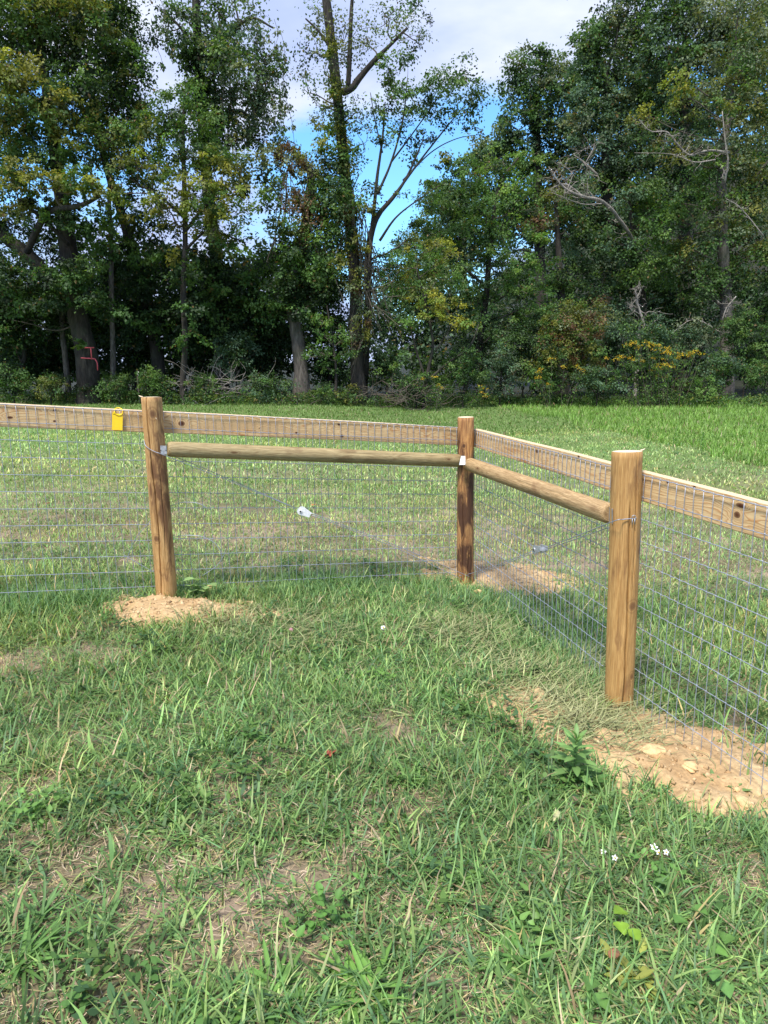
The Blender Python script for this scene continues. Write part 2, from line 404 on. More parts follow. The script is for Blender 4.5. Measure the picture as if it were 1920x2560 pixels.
BARE = [(490, 2010, .16), (660, 1890, .10), (1590, 1890, .12), (985, 1985, .09), (990, 2120, .10), (80, 2150, .12), (520, 1730, .12), (100, 1965, .12),
        (210, 1830, .13), (560, 1650, .10), (700, 1940, .07), (1010, 2170, .08), (640, 1335, .13), (20, 1450, .15), (380, 1890, .14), (300, 1990, .10), (540, 2060, .12), (200, 2180, .14), (860, 1960, .08), (60, 1830, .12), (1620, 1860, .10), (760, 1770, .08), (1060, 2060, .08), (900, 1740, .08), (760, 2060, .06), (120, 2050, .07), (300, 2100, .06),
        (240, 1420, .18), (30, 1700, .14), (820, 1850, .07), (1180, 1560, .16), (1290, 1590, .14), (1010, 1270, .18)]
BP = [(G(a, b), r) for a, b, r in BARE]
def bare(x, y):
    v = np.zeros_like(x)
    for p, r in BP: v = np.maximum(v, 1-sst(((np.sqrt((x-p[0])**2+(y-p[1])**2)/r)+2.2*(fbm(x, y, 11, 77)-.5)-0.65)/0.7))
    return v
def area(n, y0, y1, side=0.8, power=1.0):
    """random points in the wedge of ground the camera can see (plus a margin)"""
    y = np.sqrt(R.uniform((y0+2)**2, (y1+2)**2, n))-2 if power == 1 else y0+(y1-y0)*R.random(n)**power
    x = R.uniform(-1, 1, n)*(0.58*y+side); return x, y
FX = []      # fence feet, filled below for the lighter fence strip
def fence_line(x, y):
    """signed distance behind the fence (positive = far side)"""
    # A-B line and its continuation, then B-C
    d1 = ((y-5.13)*1.0 - (x-0.6)*0.44)/1.09
    d2 = ((x-0.6)*0.975+(y-5.13)*0.223)
    return np.where(x < 0.6, d1, np.maximum(d1, d2))
# -- 1. tufts of mixed grass on the near lawn
def near_grass():
    acc = Acc()
    def tufts(nt, y0, y1, nb, L, W, lean, curl, pal, pp, nseg=4, thr=0.42, seed=50, spread=.03, power=1.0, freq=2.5, bright=1.0, side=.8, straw=0.06):
        x, y = area(nt, y0, y1, side, power)
        dn = fbm(x, y, freq, seed, 3); k = (dn > thr-0.12*R.random(nt)) & (R.random(nt) > bare(x, y)*0.80) & (R.random(nt) > soilmask(x, y)*0.99)
        x, y = x[k], y[k]; nt = len(x)
        cnt = nb; n = nt*cnt
        tx = np.repeat(x, cnt)+R.normal(0, spread, n); ty = np.repeat(y, cnt)+R.normal(0, spread, n)
        az = R.uniform(0, 2*PI, n); hs = np.repeat(R.uniform(.6, 1.25, nt), cnt)
        le = L*hs*R.uniform(.45, 1.2, n); wi = W*R.uniform(.6, 1.3, n)
        la = np.abs(R.normal(0, lean, n))+0.15; cu = curl*R.uniform(.3, 1.3, n)
        tcol = np.repeat(pick(pal, nt, pp)*R.uniform(.85, 1.25, (nt, 1)), cnt, 0)*R.uniform(.85, 1.25, (n, 1))
        sm = R.random(n) < straw; tcol[sm] = pick(STRAW, sm.sum())
        patch = fbm(tx, ty, 1.1, 61, 3)[:, None]
        tcol = tcol*bright*(0.72+0.55*patch)*R.uniform(.75, 1.3, (len(tcol), 1)); yl = np.clip((fbm(tx, ty, .9, 66, 3)-.5)*3, 0, .6)[:, None]; tcol = tcol*(1-yl)+tcol*np.array([1.35, 1.1, .95])*yl
        tip = tcol*np.array([1.25, 1.15, 0.95])
        b = np.stack([tx, ty, ground(tx, ty)-0.004], 1)
        acc.add(*ribbons(b, az, le, wi, la, cu, nseg, tcol, wind=R.normal(0, .5, n), tipcol=tip))
    # short dense fine sward
    tufts(12000, 1.1, 4.9, 7, .072, .0048, .9, .9, GREENS, [.3, .35, .15, .15, .05], 2, .30, 50, .035, straw=.14)
    # long strappy crab grass, mostly flattened
    tufts(9000, 1.1, 5.0, 8, .13, .0068, 1.25, .7, GREENS, [.28, .34, .18, .15, .05], 3, .42, 52, .03, freq=1.8, straw=.07)
    # broad-bladed rosettes near the camera
    tufts(2600, 1.1, 4.2, 5, .10, .0105, 1.1, .8, GREENS, [.25, .45, .15, .15, .0], 3, .44, 54, .035, freq=1.3, straw=.02)
    # wispy upright blades
    tufts(900, 1.2, 5.0, 3, .20, .0035, .45, .8, GREENS, [.2, .3, .3, .1, .1], 3, .45, 57, .02)
    # beyond the fence line, the mown lawn
    tufts(26000, 4.1, 9.5, 4, .062, .0076, .6, .7, GREENS, [.18, .34, .26, .07, .15], 2, .30, 58, .05, freq=1.6, bright=1.15, straw=.08)
    tufts(22000, 9.0, 19, 4, .072, .0170, .6, .6, GREENS, [.12, .30, .32, .06, .20], 2, .28, 59, .10, freq=.8, bright=1.2, side=1.5, straw=.06)
    # flattened green blades matted between the tufts
    m = 78000; x, y = area(m, 1.1, 5.6, .8); k = (R.random(m) > bare(x, y)*.8) & (R.random(m) > soilmask(x, y)*.99) & (fbm(x, y, 3.1, 71, 3) > .30); x, y = x[k], y[k]; m = len(x)
    col = pick(GREENS, m, [.26, .34, .18, .16, .06])*(.7+.5*fbm(x, y, 1.3, 72, 3))[:, None]; q = R.random(m) < .10; col[q] = pick(STRAW, q.sum())
    acc.add(*ribbons(np.stack([x, y, ground(x, y)+R.uniform(.002, .022, m)], 1), R.uniform(0, 2*PI, m), R.uniform(.03, .085, m), R.uniform(.0034, .0072, m), R.normal(1.35, .18, m), R.normal(.15, .35, m), 2, col, wind=R.normal(0, .5, m)))
    return acc
tag(near_grass().build('lawn_grass', M_grass), 'mown patchy green lawn grass on both sides of the fence', 'grass', kind='stuff')
# longer unmown grass along the fence foot
def strip_grass():
    acc = Acc(); nt = 3000
    t = R.random(nt); seg = R.choice(3, nt, p=[.45, .2, .35])
    A0 = np.array([-3.2, 3.55]); A = np.array([-1.42, 4.33]); B = np.array([.62, 5.15]); C = np.array([1.12, 3.13]); D = np.array([1.35, 1.7])
    P0 = np.array([A0, A, B])[np.where(seg == 0, 0, np.where(seg == 1, 1, 2))]; P1 = np.array([A, B, D])[np.where(seg == 0, 0, np.where(seg == 1, 1, 2))]
    P = P0+(P1-P0)*t[:, None]; x = P[:, 0]+R.normal(0, .16, nt)+.0; y = P[:, 1]+R.normal(0.05, .16, nt)
    k = (R.random(nt) > soilmask(x, y, .6, .95)) & (fbm(x, y, 3, 90, 2) > .40); x, y = x[k], y[k]; nt = len(x)
    c = 8; n = nt*c; tx = np.repeat(x, c)+R.normal(0, .02, n); ty = np.repeat(y, c)+R.normal(0, .02, n)
    col = np.repeat(pick(GREENS, nt, [.25, .4, .2, .15, 0]), c, 0)*R.uniform(.75, 1.3, (n, 1))
    acc.add(*ribbons(np.stack([tx, ty, ground(tx, ty)], 1), R.uniform(0, 2*PI, n), 12e-2*R.uniform(.5, 1.2, n), .0048*R.uniform(.7, 1.3, n), np.abs(R.normal(0, .6, n))+.1, 1.1*R.uniform(.3, 1.2, n), 3, col, tipcol=col*1.3))
    return acc
tag(strip_grass().build('fence_grass', M_grass), 'longer dark grass left standing along the foot of the mesh fence', 'grass', kind='stuff')
# straw thatch lying flat, thicker in the bare patches; plus pale clippings round the posts
def thatch():
    acc = Acc()
    x, y = area(190000, 1.1, 7.0, .8); bm = bare(x, y); k = (R.random(len(x)) < 0.22+0.78*bm) & (R.random(len(x)) > soilmask(x, y)*.97)
    x, y = x[k], y[k]; n = len(x)
    col = pick(STRAW, n)*(0.85+0.5*bm[k][:, None])*np.array([1.0, .95, .98]); g = R.random(n) < .3; col[g] = col[g]*np.array([.62, .8, .55])
    b = np.stack([x, y, ground(x, y)+.002+.012*R.random(n)], 1)
    acc.add(*ribbons(b, R.uniform(0, 2*PI, n), R.uniform(.012, .045, n)*(1+.1*y), R.uniform(.0011, .0024, n)*(1+.14*y), np.full(n, 1.45)+R.normal(0, .12, n), R.normal(0, .3, n), 2, col, wind=R.normal(0, .6, n)))
    # clippings
    for px, py, s, m in ((1190, 1480, .32, 1100), (1230, 1560, .26, 900), (1010, 1370, .34, 700), (1280, 1440, .2, 400), (480, 1350, .3, 350), (640, 1380, .35, 350), (1320, 1590, .2, 450)):
        p = G(px, py); x = p[0]+R.normal(0, s*.6, m); y = p[1]+R.normal(0, s*.55, m)
        col = lerp(np.array([.20, .235, .09]), np.array([.42, .42, .22]), R.random((m, 1)))*R.uniform(.7, 1.15, (m, 1))
        b = np.stack([x, y, ground(x, y)+.01+.03*R.random(m)], 1)
        acc.add(*ribbons(b, R.normal(.3, .9, m), R.uniform(.07, .2, m), R.uniform(.003, .006, m), np.full(m, 1.4)+R.normal(0, .15, m), R.normal(.15, .3, m), 3, col, wind=R.normal(0, .8, m)))
    return acc
tag(thatch().build('dry_thatch', M_straw), 'dry straw thatch and pale clippings lying among the lawn grass', 'thatch', kind='stuff')
# meadow on the right and rough grass at the wood edge
def meadow():
    acc = Acc(); n = 170000
    y = 6.5+23.5*R.random(n)**1.15; x = R.uniform(-1, 1, n)*(.60*y+2)
    ea = G(1060, 876); eb = G(1640, 1012); edge = ea[0]+(y-ea[1])*(eb[0]-ea[0])/(eb[1]-ea[1])
    inm = (x > edge + 1.2*(fbm(x, y, .8, 101)-.5)) & (y < wood_edge(x)+1.5) & (np.abs(x) < .58*y+2)
    rough = (y > 17.5+0*x) & (y < wood_edge(x)+1.5) & (~inm) & (np.abs(x) < .58*y+2)
    k = inm | rough; x, y, inm = x[k], y[k], inm[k]; n = len(x)
    tall = np.where(inm, .15, .085)*R.uniform(.5, 1.4, n)*(1+.9*sst((y-wood_edge(x)+1.5)/1.5))
    pm = fbm(x, y, .5, 103)[:, None]; f2 = fbm(x, y, 2.2, 104)[:, None]
    c1 = lerp(np.array([.125, .25, .045]), np.array([.20, .33, .07]), pm); c2 = lerp(np.array([.10, .19, .045]), np.array([.17, .26, .07]), pm)
    col = np.where(inm[:, None], c1, c2)*R.uniform(.65, 1.3, (n, 1))*(0.7+.6*f2)
    s = R.random(n) < .06; col[s] = pick(STRAW, s.sum())*.8
    acc.add(*ribbons(np.stack([x, y, ground(x, y)-.01], 1), R.uniform(0, 2*PI, n), tall, R.uniform(.012, .026, n)*(y/16)**.5, np.abs(R.normal(0, .5, n))+.1, .9*R.random(n), 2, col, tipcol=col*1.25))
    return acc
tag(meadow().build('meadow_grass', M_grass), 'bright taller meadow grass between the mown lawn and the wood', 'grass', kind='stuff')
# small broadleaf weeds between the blades
def lanceprof(t): return math.sin(PI*min(1, max(.02, t*0.93+.05)))**.8+.03
def weeds():
    acc = Acc()
    x, y = area(2600, 1.1, 5.5, .8); k = (fbm(x, y, 1.7, 120, 3) > .53) & (R.random(len(x)) > soilmask(x, y)); x, y = x[k], y[k]; nt = len(x); c = 9; n = nt*c
    tx = np.repeat(x, c)+R.normal(0, .022, n); ty = np.repeat(y, c)+R.normal(0, .022, n)
    col = np.repeat(pick(np.array([[.075, .16, .04], [.11, .20, .05], [.06, .13, .05]]), nt), c, 0)*R.uniform(.8, 1.2, (n, 1))
    acc.add(*ribbons(np.stack([tx, ty, ground(tx, ty)+R.uniform(.01, .06, n)], 1), R.uniform(0, 2*PI, n), R.uniform(.018, .042, n), R.uniform(.010, .02, n), R.normal(1.25, .25, n), R.normal(.2, .3, n), 3, col, prof=lanceprof, clampz=False))
    return acc
tag(weeds().build('lawn_weeds', M_grass), 'small broad-leaved weeds scattered through the lawn', 'weeds', kind='stuff')
# ================================================================ FENCE
def catmull(P, n=6):
    P = [np.array(p, float) for p in P]; P = [2*P[0]-P[1]]+P+[2*P[-1]-P[-2]]; out = []
    for i in range(1, len(P)-2):
        for k in range(n):
            t = k/n; a, b, c, d = P[i-1], P[i], P[i+1], P[i+2]
            out.append(.5*((2*b)+(-a+c)*t+(2*a-5*b+4*c-d)*t*t+(-a+3*b-3*c+d)*t**3))
    out.append(P[-2]); return out
YA, YB, YC = 4.32, 5.20, 3.12
posts = {}
for k, (tx, ty, bx, by, Y) in dict(A=(327, 858, 361, 1290, YA), B=(1006, 901, 1005, 1257, YB), C=(1355, 975, 1336, 1535, YC)).items():
    posts[k] = (M(tx, ty, Y), M(bx, by, Y))
fence = empty('fence', tuple(posts['B'][1]))
tag(fence, 'wooden corner fence of three round posts, plank top rail and woven wire mesh', 'fence')
def make_post(key, r0, r1, mat, label, cracks, tilt):
    T, Bm = posts[key]; Bm = Bm - (T-Bm)*0.08; n = 180; rings = 56; H = np.linalg.norm(T-Bm)
    ax = (T-Bm)/H; u = np.cross([0, 1, 0], ax); u /= np.linalg.norm(u); w = np.cross(ax, u); w = -w  # u right, w towards camera
    if w[1] > 0: w = -w
    mb = MB(); vs = []; fs = []
    zs = np.concatenate([np.linspace(0, H-0.004, rings-1), [H]])
    for i, z in enumerate(zs):
        t = z/H
        for k in range(n):
            a = 2*PI*k/n; r = lerp(r0, r1, t)
            r *= 1+0.012*math.sin(3*a+key.__hash__() % 7+t*4)+0.010*math.sin(2*a-5*t+ord(key))+0.006*math.sin(7*a+9*t)
            ca, sa = math.cos(a), math.sin(a)
            for (a0, z0, z1, wid, dep, wob) in cracks:
                if z0 < t < z1:
                    ac = a0+wob*math.sin(t*7+a0)+0.025*math.sin(t*31+a0*3); da = (a-ac+PI) % (2*PI)-PI
                    e = min(1, (t-z0)*12, (z1-t)*12); r -= dep*e*math.exp(-(da/wid)**2)
            if i == len(zs)-1: r -= 0.0035
            zz = z + tilt[0]*ca*r*(t > .9)+tilt[1]*sa*r*(t > .9)
            vs.append(Bm+ax*zz+(ca*u+sa*w)*r)
        if i:
            for k in range(n):
                k2 = (k+1) % n; fs.append(((i-1)*n+k, (i-1)*n+k2, i*n+k2, i*n+k))
    mb.add(vs, fs)
    o = mb.build('post', mat, fence, True, origin=Bm); o['label'] = label
    cp = MB(); top = vs[-n:]; c = sum(top)/n
    lift = ax*0.0015; ring2 = [c+(p-c)*0.5+lift for p in top]
    cp.add([c+lift]+[p+lift for p in ring2]+[p+lift*.5 for p in top], [(0, 1+k, 1+(k+1) % n) for k in range(n)]+[(1+k, 1+n+k, 1+n+(k+1) % n, 1+(k+1) % n) for k in range(n)])
    off = cp.build('cut_end', M_cut, o, False)
    # keep sub-part in its parent's frame
    return o, ax, u, w
def fixparent(): pass
PM_A = postmat('post_wood_tan', (0.52, 0.32, 0.135), (0.40, 0.225, 0.082), (0.13, 0.06, 0.028), 0.7, [(0.018, 1.265, .020, .030), (-0.002, 0.93, .024, .075), (-0.03, 0.80, .012, .06), (-0.018, 0.50, .020, .022)], 3.1)
PM_B = postmat('post_wood_dark', (0.50, 0.27, 0.10), (0.27, 0.125, 0.05), (0.055, 0.024, 0.016), 1.1, [(-0.03, 1.15, .014, .02)], 8.4)
PM_C = postmat('post_wood_honey', (0.49, 0.295, 0.11), (0.40, 0.22, 0.075), (0.19, 0.095, 0.04), 0.45, [(0.012, 0.645, .020, .022), (0.035, 0.90, .014, .024), (.03, .30, .012, .02)], 12.7)
H90 = -PI/2  # with w pointing to the camera, a=+90deg faces it
F90 = PI/2
pA = make_post('A', .0655, .0600, PM_A, 'left post, tan with brown blotches and knots', [(F90+.15, .0, 1.1, .042, .020, .12), (F90-.5, .3, .7, .03, .008, .1)], (0.0, 0.05))
pB = make_post('B', .0635, .0600, PM_B, 'dark stained corner post with peeling brown streaks', [(F90+.5, .1, .6, .04, .012, .1), (F90-.3, .05, .3, .04, .012, .1)], (0.0, 0.0))
pC = make_post('C', .0655, .0660, PM_C, 'honey brown post with a long drying crack, nearest the camera', [(F90-.02, .0, .86, .045, .024, .05), (F90-.42, .55, 1.1, .036, .016, .02), (F90+.62, .3, .75, .018, .005, .05), (F90-.9, .1, .6, .018, .004, .05)], (0.0, 0.05))
# splinters on the rims
mb = MB(); T = posts['A'][0]; mb.tube([T+[-.052, 0, .001], T+[-.066, -.002, .006], T+[-.075, -.003, .012]], [.006, .004, .0005], 5); mb.build('splinter', M_cut, pA[0])
mb = MB(); T = posts['C'][0]; mb.tube([T+[.055, -.01, .004], T+[.067, -.012, .008], T+[.075, -.012, .015]], [.005, .003, .0005], 5); mb.build('splinter', M_cut, pC[0])

# boards: top edge seen at these pixels; planes lie behind the posts
OFF = 0.088
dAB = (posts['B'][0]-posts['A'][0])*[1, 1, 0]; dAB /= np.linalg.norm(dAB); nAB = np.array([-dAB[1], dAB[0], 0])    # pointing away from camera
dBC = (posts['C'][0]-posts['B'][0])*[1, 1, 0]; dBC /= np.linalg.norm(dBC); nBC = np.array([-dBC[1], dBC[0], 0])
if nBC[0] < 0: nBC = -nBC
pDx = np.array([1.36, 2.30, 0]); dCD = (pDx-posts['C'][0])*[1, 1, 0]; dCD /= np.linalg.norm(dCD); nCD = np.array([-dCD[1], dCD[0], 0]); 
if nCD[0] < 0: nCD = -nCD
def on_plane(px, py, P0, nrm):       # the point seen at px,py on the vertical plane through P0 with normal nrm
    r = ray(px, py); t = np.dot((P0-CO)*[1, 1, 0], nrm)/np.dot(r*[1, 1, 0], nrm); return CO+r*t
def board(name, P0, nrm, p_left, p_right, ext, h, mat, label, extr=(0, 0)):
    """front face lies in the plane; the top edge passes the two seen points"""
    a = on_plane(*p_left, P0, nrm); b = on_plane(*p_right, P0, nrm); d = b-a; Ld = np.linalg.norm(d); d /= Ld
    a = a-d*ext[0]; b = b+d*ext[1]; L = np.linalg.norm(b-a)
    th = 0.036; nseg = max(8, int(L/.06)); up_ = np.cross(nrm, d); up_ = up_/np.linalg.norm(up_); 
    if up_[2] < 0: up_ = -up_
    mb = MB(); vs = []; fs = []; e = .0035
    prof = [(0, -h+e), (0, -e), (e, 0), (th-e, 0), (th, -e), (th, -h+e), (th-e, -h), (e, -h)]
    for i in range(nseg+1):
        s = L*i/nseg; wv = .0022*math.sin(s*2.1+len(name)+extr[0])+.001*math.sin(s*5.3)
        for (q, z) in prof: vs.append(np.array([s, q, z+wv]))
        if i:
            for k in range(8): fs.append(((i-1)*8+k, (i-1)*8+(k+1) % 8, i*8+(k+1) % 8, i*8+k))
    fs.append(tuple(range(8))); fs.append(tuple(nseg*8+k for k in range(8))[::-1])
    me = bpy.data.meshes.new('top_board'); me.from_pydata([tuple(v) for v in vs], [], fs); me.materials.append(mat)
    me.materials.append(M_boardtop)
    for p in me.polygons:
        if p.normal.z > .7 or abs(p.normal.x) > .9: p.material_index = 1
    bm_ = __import__('bmesh').new(); bm_.from_mesh(me); __import__('bmesh').ops.recalc_face_normals(bm_, faces=bm_.faces); bm_.to_mesh(me); bm_.free()
    for p in me.polygons: p.material_index = 1 if (p.normal.z > .7 or abs(p.normal.x) > .9) else 0
    o = bpy.data.objects.new('top_board', me); link(o, fence); o['label'] = label
    q = np.cross(up_, d)
    if np.dot(q, nrm) < 0: q = -q; 
    mtx = Matrix(((d[0], q[0], up_[0], 0), (d[1], q[1], up_[1], 0), (d[2], q[2], up_[2], 0), (0, 0, 0, 1)))
    o.rotation_euler = mtx.to_euler(); o.location = Vector(a)-fence.location
    return a, b, d
M_boardtop = simple('board_edge_wood', (0.62, 0.48, 0.30), 0.65, 0, 0.15, 60)
P_AB = posts['A'][0]+nAB*OFF*.92; P_BC = posts['B'][0]+nBC*OFF*.92; P_CD = posts['C'][0]+nCD*OFF*.92
bh = .134
def kx(px, py, P0, nrm, a, d, top):   # knot position in board coordinates
    p = on_plane(px, py, P0, nrm); return float(np.dot(p-a, d)), float(p[2]-(a+d*np.dot(p-a, d))[2])
def mk(P0, nrm, pl, pr, ext, seed, kn, label, tint=1.0):
    a = on_plane(*pl, P0, nrm); b = on_plane(*pr, P0, nrm); d = (b-a)/np.linalg.norm(b-a); a2 = a-d*ext[0]
    ks = []
    for (x, y, ru, rv) in kn:
        u_, v_ = kx(x, y, P0, nrm, a2, d, None); ks.append((u_, v_, ru*.72, rv*.75))
    m = boardmat('board_wood', ks, seed, tint)
    return board('b%d' % seed, P0, nrm, pl, pr, ext, bh, m, label, (seed,))
cA = 0.0
bd1 = mk(P_AB, nAB, (0, 871), (300, 886.5), (1.6, .06), 1, [(22, 902, .018, .010), (118, 886, .012, .009), (118, 910, .012, .008), (-300, 890, .02, .02)], 'top board left of the left post, carrying the yellow tag')
bd2 = mk(P_AB, nAB, (355, 888.5), (985, 922), (.06, .10), 4, [(392, 915, .026, .020), (732, 917, .014, .010), (738, 942, .02, .013), (640, 935, .012, .008), (560, 925, .005, .005)], 'top board between the left post and the corner post, with two dark knots')
bd3 = mk(P_BC, nBC, (1027, 926.5), (1322, 1002), (.03, .04), 9, [(1160, 975, .02, .014), (1085, 950, .008, .01), (1250, 985, .015, .012)], 'top board between the corner post and the front post', 1.08)
bd4 = mk(P_CD, nCD, (1387, 1018), (1659, 1087), (.02, 1.2), 13, [(1592, 1112, .020, .016), (1600, 1092, .03, .012), (1442, 1042, .010, .007), (1500, 1050, .010, .012), (1443, 1022, .008, .006)], 'top board running right from the front post', 1.08)

# round brace rails between the posts
RM1 = postmat('rail_wood_olive', (0.38, 0.30, 0.155), (0.28, 0.21, 0.10), (0.12, 0.06, 0.025), 0.3, [(0.40, 0.0, .03, .01), (1.95, 0.01, .02, .01)], 21, True)
RM2 = postmat('rail_wood_tan', (0.46, 0.32, 0.165), (0.33, 0.215, 0.10), (0.13, 0.06, 0.025), 0.3, [(0.3, 0.01, .03, .01)], 33, True)
def rail(a, b, r, mat, label, cr):
    d = b-a; L = np.linalg.norm(d); d /= L; sd = np.cross(d, [0, 0, 1]); sd /= np.linalg.norm(sd); u_ = np.cross(sd, d)
    n = 48; vs = []; fs = []; ss = np.concatenate([[0, .006, .02], np.linspace(.05, L-.05, 50), [L-.02, L-.006, L]])
    for i, s_ in enumerate(ss):
        e = min(s_, L-s_); k_ = 0.72 if e < .001 else (0.9 if e < .01 else (.985 if e < .03 else 1)); t = s_/L
        for k in range(n):
            a_ = 2*PI*k/n; rr = r*k_*(1+.012*math.sin(2*a_+3*t)+.01*math.sin(3*a_+7*t+1)+.008*math.sin(11*t+a_))
            for (a0, z0, z1) in cr:
                if z0 < t < z1:
                    da = (a_-a0-.12*math.sin(5*t)+PI) % (2*PI)-PI; rr -= .006*min(1, (t-z0)*10, (z1-t)*10)*math.exp(-(da/.05)**2)
            vs.append(np.array([s_, rr*math.cos(a_), rr*math.sin(a_)]))
        if i:
            for k in range(n): fs.append(((i-1)*n+k, (i-1)*n+(k+1) % n, i*n+(k+1) % n, i*n+k))
    fs.append(tuple(range(n))[::-1]); fs.append(tuple((len(ss)-1)*n+k for k in range(n)))
    me = bpy.data.meshes.new('brace_rail'); me.from_pydata([tuple(v) for v in vs], [], fs); me.materials.append(mat); me.polygons.foreach_set('use_smooth', [len(f) == 4 for f in fs])
    me.update()
    b3 = __import__('bmesh').new(); b3.from_mesh(me); __import__('bmesh').ops.recalc_face_normals(b3, faces=b3.faces); b3.to_mesh(me); b3.free()
    o = bpy.data.objects.new('brace_rail', me); link(o, fence); o['label'] = label
    o.rotation_euler = Matrix(((d[0], sd[0], u_[0]), (d[1], sd[1], u_[1]), (d[2], sd[2], u_[2]))).to_4x4().to_euler(); o.location = Vector(a)-fence.location
    return o
def axis_at(key, zpix):  # point of the post axis at picture height
    T, B_ = posts[key]; t = (zpix-0)/1.0; 
    best = None
    for i in range(400):
        p = B_+(T-B_)*i/399; q = p-CO; yy = (1280-FPX*np.dot(q, up)/np.dot(q, fwd))/SC
        if best is None or abs(yy-zpix) < best[0]: best = (abs(yy-zpix), p)
    return best[1]
rA = M(361, 970, YA+.005); rB = M(994, 995, YB-.035)
rail(rA, rB, .0475, RM1, 'olive grey round rail between the left post and the corner post', [(2.2, .05, .5), (2.6, .5, .95)])
rC0 = M(1014, 1003, YB-.10); rC1 = M(1319, 1110, YC+.07)
rail(rC0, rC1, .0485, RM2, 'tan round rail between the corner post and the front post', [(2.1, .02, .55), (2.7, .4, .98), (1.6, .5, .9)])
# brackets
mb = MB(); p = M(353.5, 972, YA-.064)
mb.box(p, [.0185, 0, -.0005], [0, .0022, 0], [0, 0, .026]); mb.build('rail_bracket', M_zinc, fence, False)
for x_ in (347.5, 358.5):
    mb = MB(); mb.tube([M(x_, 973, YA-.068), M(x_, 973, YA-.064)], .003, 8); mb.build('bracket_screw', M_black, fence)
mb = MB(); q = [M(992, 1004, YB-.14), M(1005, 1004, YB-.16), M(1005, 985, YB-.115), M(996, 985, YB-.10)]
q2 = [v+np.array([0, .006, 0]) for v in q]; mb.add(q+q2, [(0, 1, 2, 3), (7, 6, 5, 4), (0, 4, 5, 1), (1, 5, 6, 2), (2, 6, 7, 3), (3, 7, 4, 0)]); mb.build('corner_bracket', M_zinc, fence, False)
mb = MB(); q = [M(1316, 1096, YC+.045), M(1323, 1100, YC-.03), M(1323, 1132, YC-.03), M(1315, 1128, YC+.045)]
q2 = [v+np.array([.003, .003, 0]) for v in q]; mb.add(q+q2, [(0, 1, 2, 3), (7, 6, 5, 4), (0, 4, 5, 1), (1, 5, 6, 2), (2, 6, 7, 3), (3, 7, 4, 0)]); mb.build('rail_bracket', M_zinc, fence, False)

# woven wire mesh ------------------------------------------------------------
rn = random.Random(5)
def mesh_panel(P0, nrm, a, d, s0, s1, ztop, label, crimps=()):
    """one stretch of mesh: a + d*s along the board, hanging from just under the board's top edge"""
    base = empty('wire_mesh'); base.parent = fence; base['label'] = label
    def pt(s, z): return a+d*s - nrm*(.006+.006*(0.5+.5*math.sin(s*3.1+z*7))) + np.array([0, 0, 1])*(-ztop-z)
    def foot(s): p = a+d*s; return min(1.22, p[2]-ztop-float(ground(p[0], p[1]))-.01)
    hz = [0, .098]+[.098+.1016*i for i in range(1, 12)]
    wires = []
    n = max(2, int((s1-s0)/.0254))
    for j, z in enumerate(hz):
        pts = []
        ph = rn.uniform(0, 6); sag = rn.uniform(-.003, .003)
        for i in range(n+1):
            s = s0+(s1-s0)*i/n; k = .0022*math.cos(2*PI*s/.0508)+sag*math.sin(s*2+ph)
            zz = min(z, foot(s)-.004*(12-j)) if j > 9 else z
            pts.append(pt(s, zz+k))
        m = MB(); m.tube(pts, .0019 if j else .0022, 4); o = m.build('horizontal_wire', M_wire, base)
    kn = MB(); s = math.ceil(s0/.0508)*.0508
    oct_f = [(0, 2, 4), (2, 1, 4), (1, 3, 4), (3, 0, 4), (2, 0, 5), (1, 2, 5), (3, 1, 5), (0, 3, 5)]
    while s < s1:
        bott = foot(s); pts = []; zi = 0; jit = rn.uniform(-.003, .003); k = 0
        while zi < bott:
            pts.append(pt(s+jit*math.sin(zi*5)+.0012*math.sin(zi*20+s*30), zi)); zi += .0508
        pts.append(pt(s, bott)); m = MB(); m.tube(pts, .00165, 4); m.build('vertical_wire', M_wire, base)
        for j, z in enumerate(hz):
            if z < bott:
                c = pt(s+jit*math.sin(z*5), z); r = .0040
                kn.add([c+np.array(v)*[r, r, r*1.15] for v in ((1, 0, 0), (-1, 0, 0), (0, 1, 0), (0, -1, 0), (0, 0, 1), (0, 0, -1))], oct_f)
        s += .0508
    k = kn.build('wire_knots', M_wire, base, False); k['kind'] = 'stuff'
    for (sc_) in crimps:
        for z in hz[:11]:
            c = pt(sc_+rn.uniform(-.02, .02), z); m = MB(); m.tube([c-d*.012, c-d*.004, c+d*.004, c+d*.012], [.003, .0045, .0045, .003], 6); m.build('wire_crimp', M_blue, base)
def span(bd, P0, nrm, px0, px1):
    a, b, d = bd; f = lambda px, py: float(np.dot(on_plane(px, py, P0, nrm)-a, d))
    return f(*px0), f(*px1)
s0, s1 = span(bd1, P_AB, nAB, (-300, 870), (330, 890)); mesh_panel(P_AB, nAB, bd1[0], bd1[2], s0, s1, .004, 'wire mesh left of the left post')
s0, s1 = span(bd2, P_AB, nAB, (330, 890), (1004, 922)); mesh_panel(P_AB, nAB, bd2[0], bd2[2], s0, s1, .004, 'wire mesh between the left post and the corner post')
s0, s1 = span(bd3, P_BC, nBC, (1027, 926), (1322, 1002)); L3 = np.linalg.norm(bd3[1]-bd3[0])
sc3 = span(bd3, P_BC, nBC, (1063, 936), (1063, 936))[0]
mesh_panel(P_BC, nBC, bd3[0], bd3[2], .005, L3, .012, 'wire mesh between the corner post and the front post', (sc3,))
L4 = np.linalg.norm(bd4[1]-bd4[0]); mesh_panel(P_CD, nCD, bd4[0], bd4[2], .005, L4, .012, 'wire mesh right of the front post')

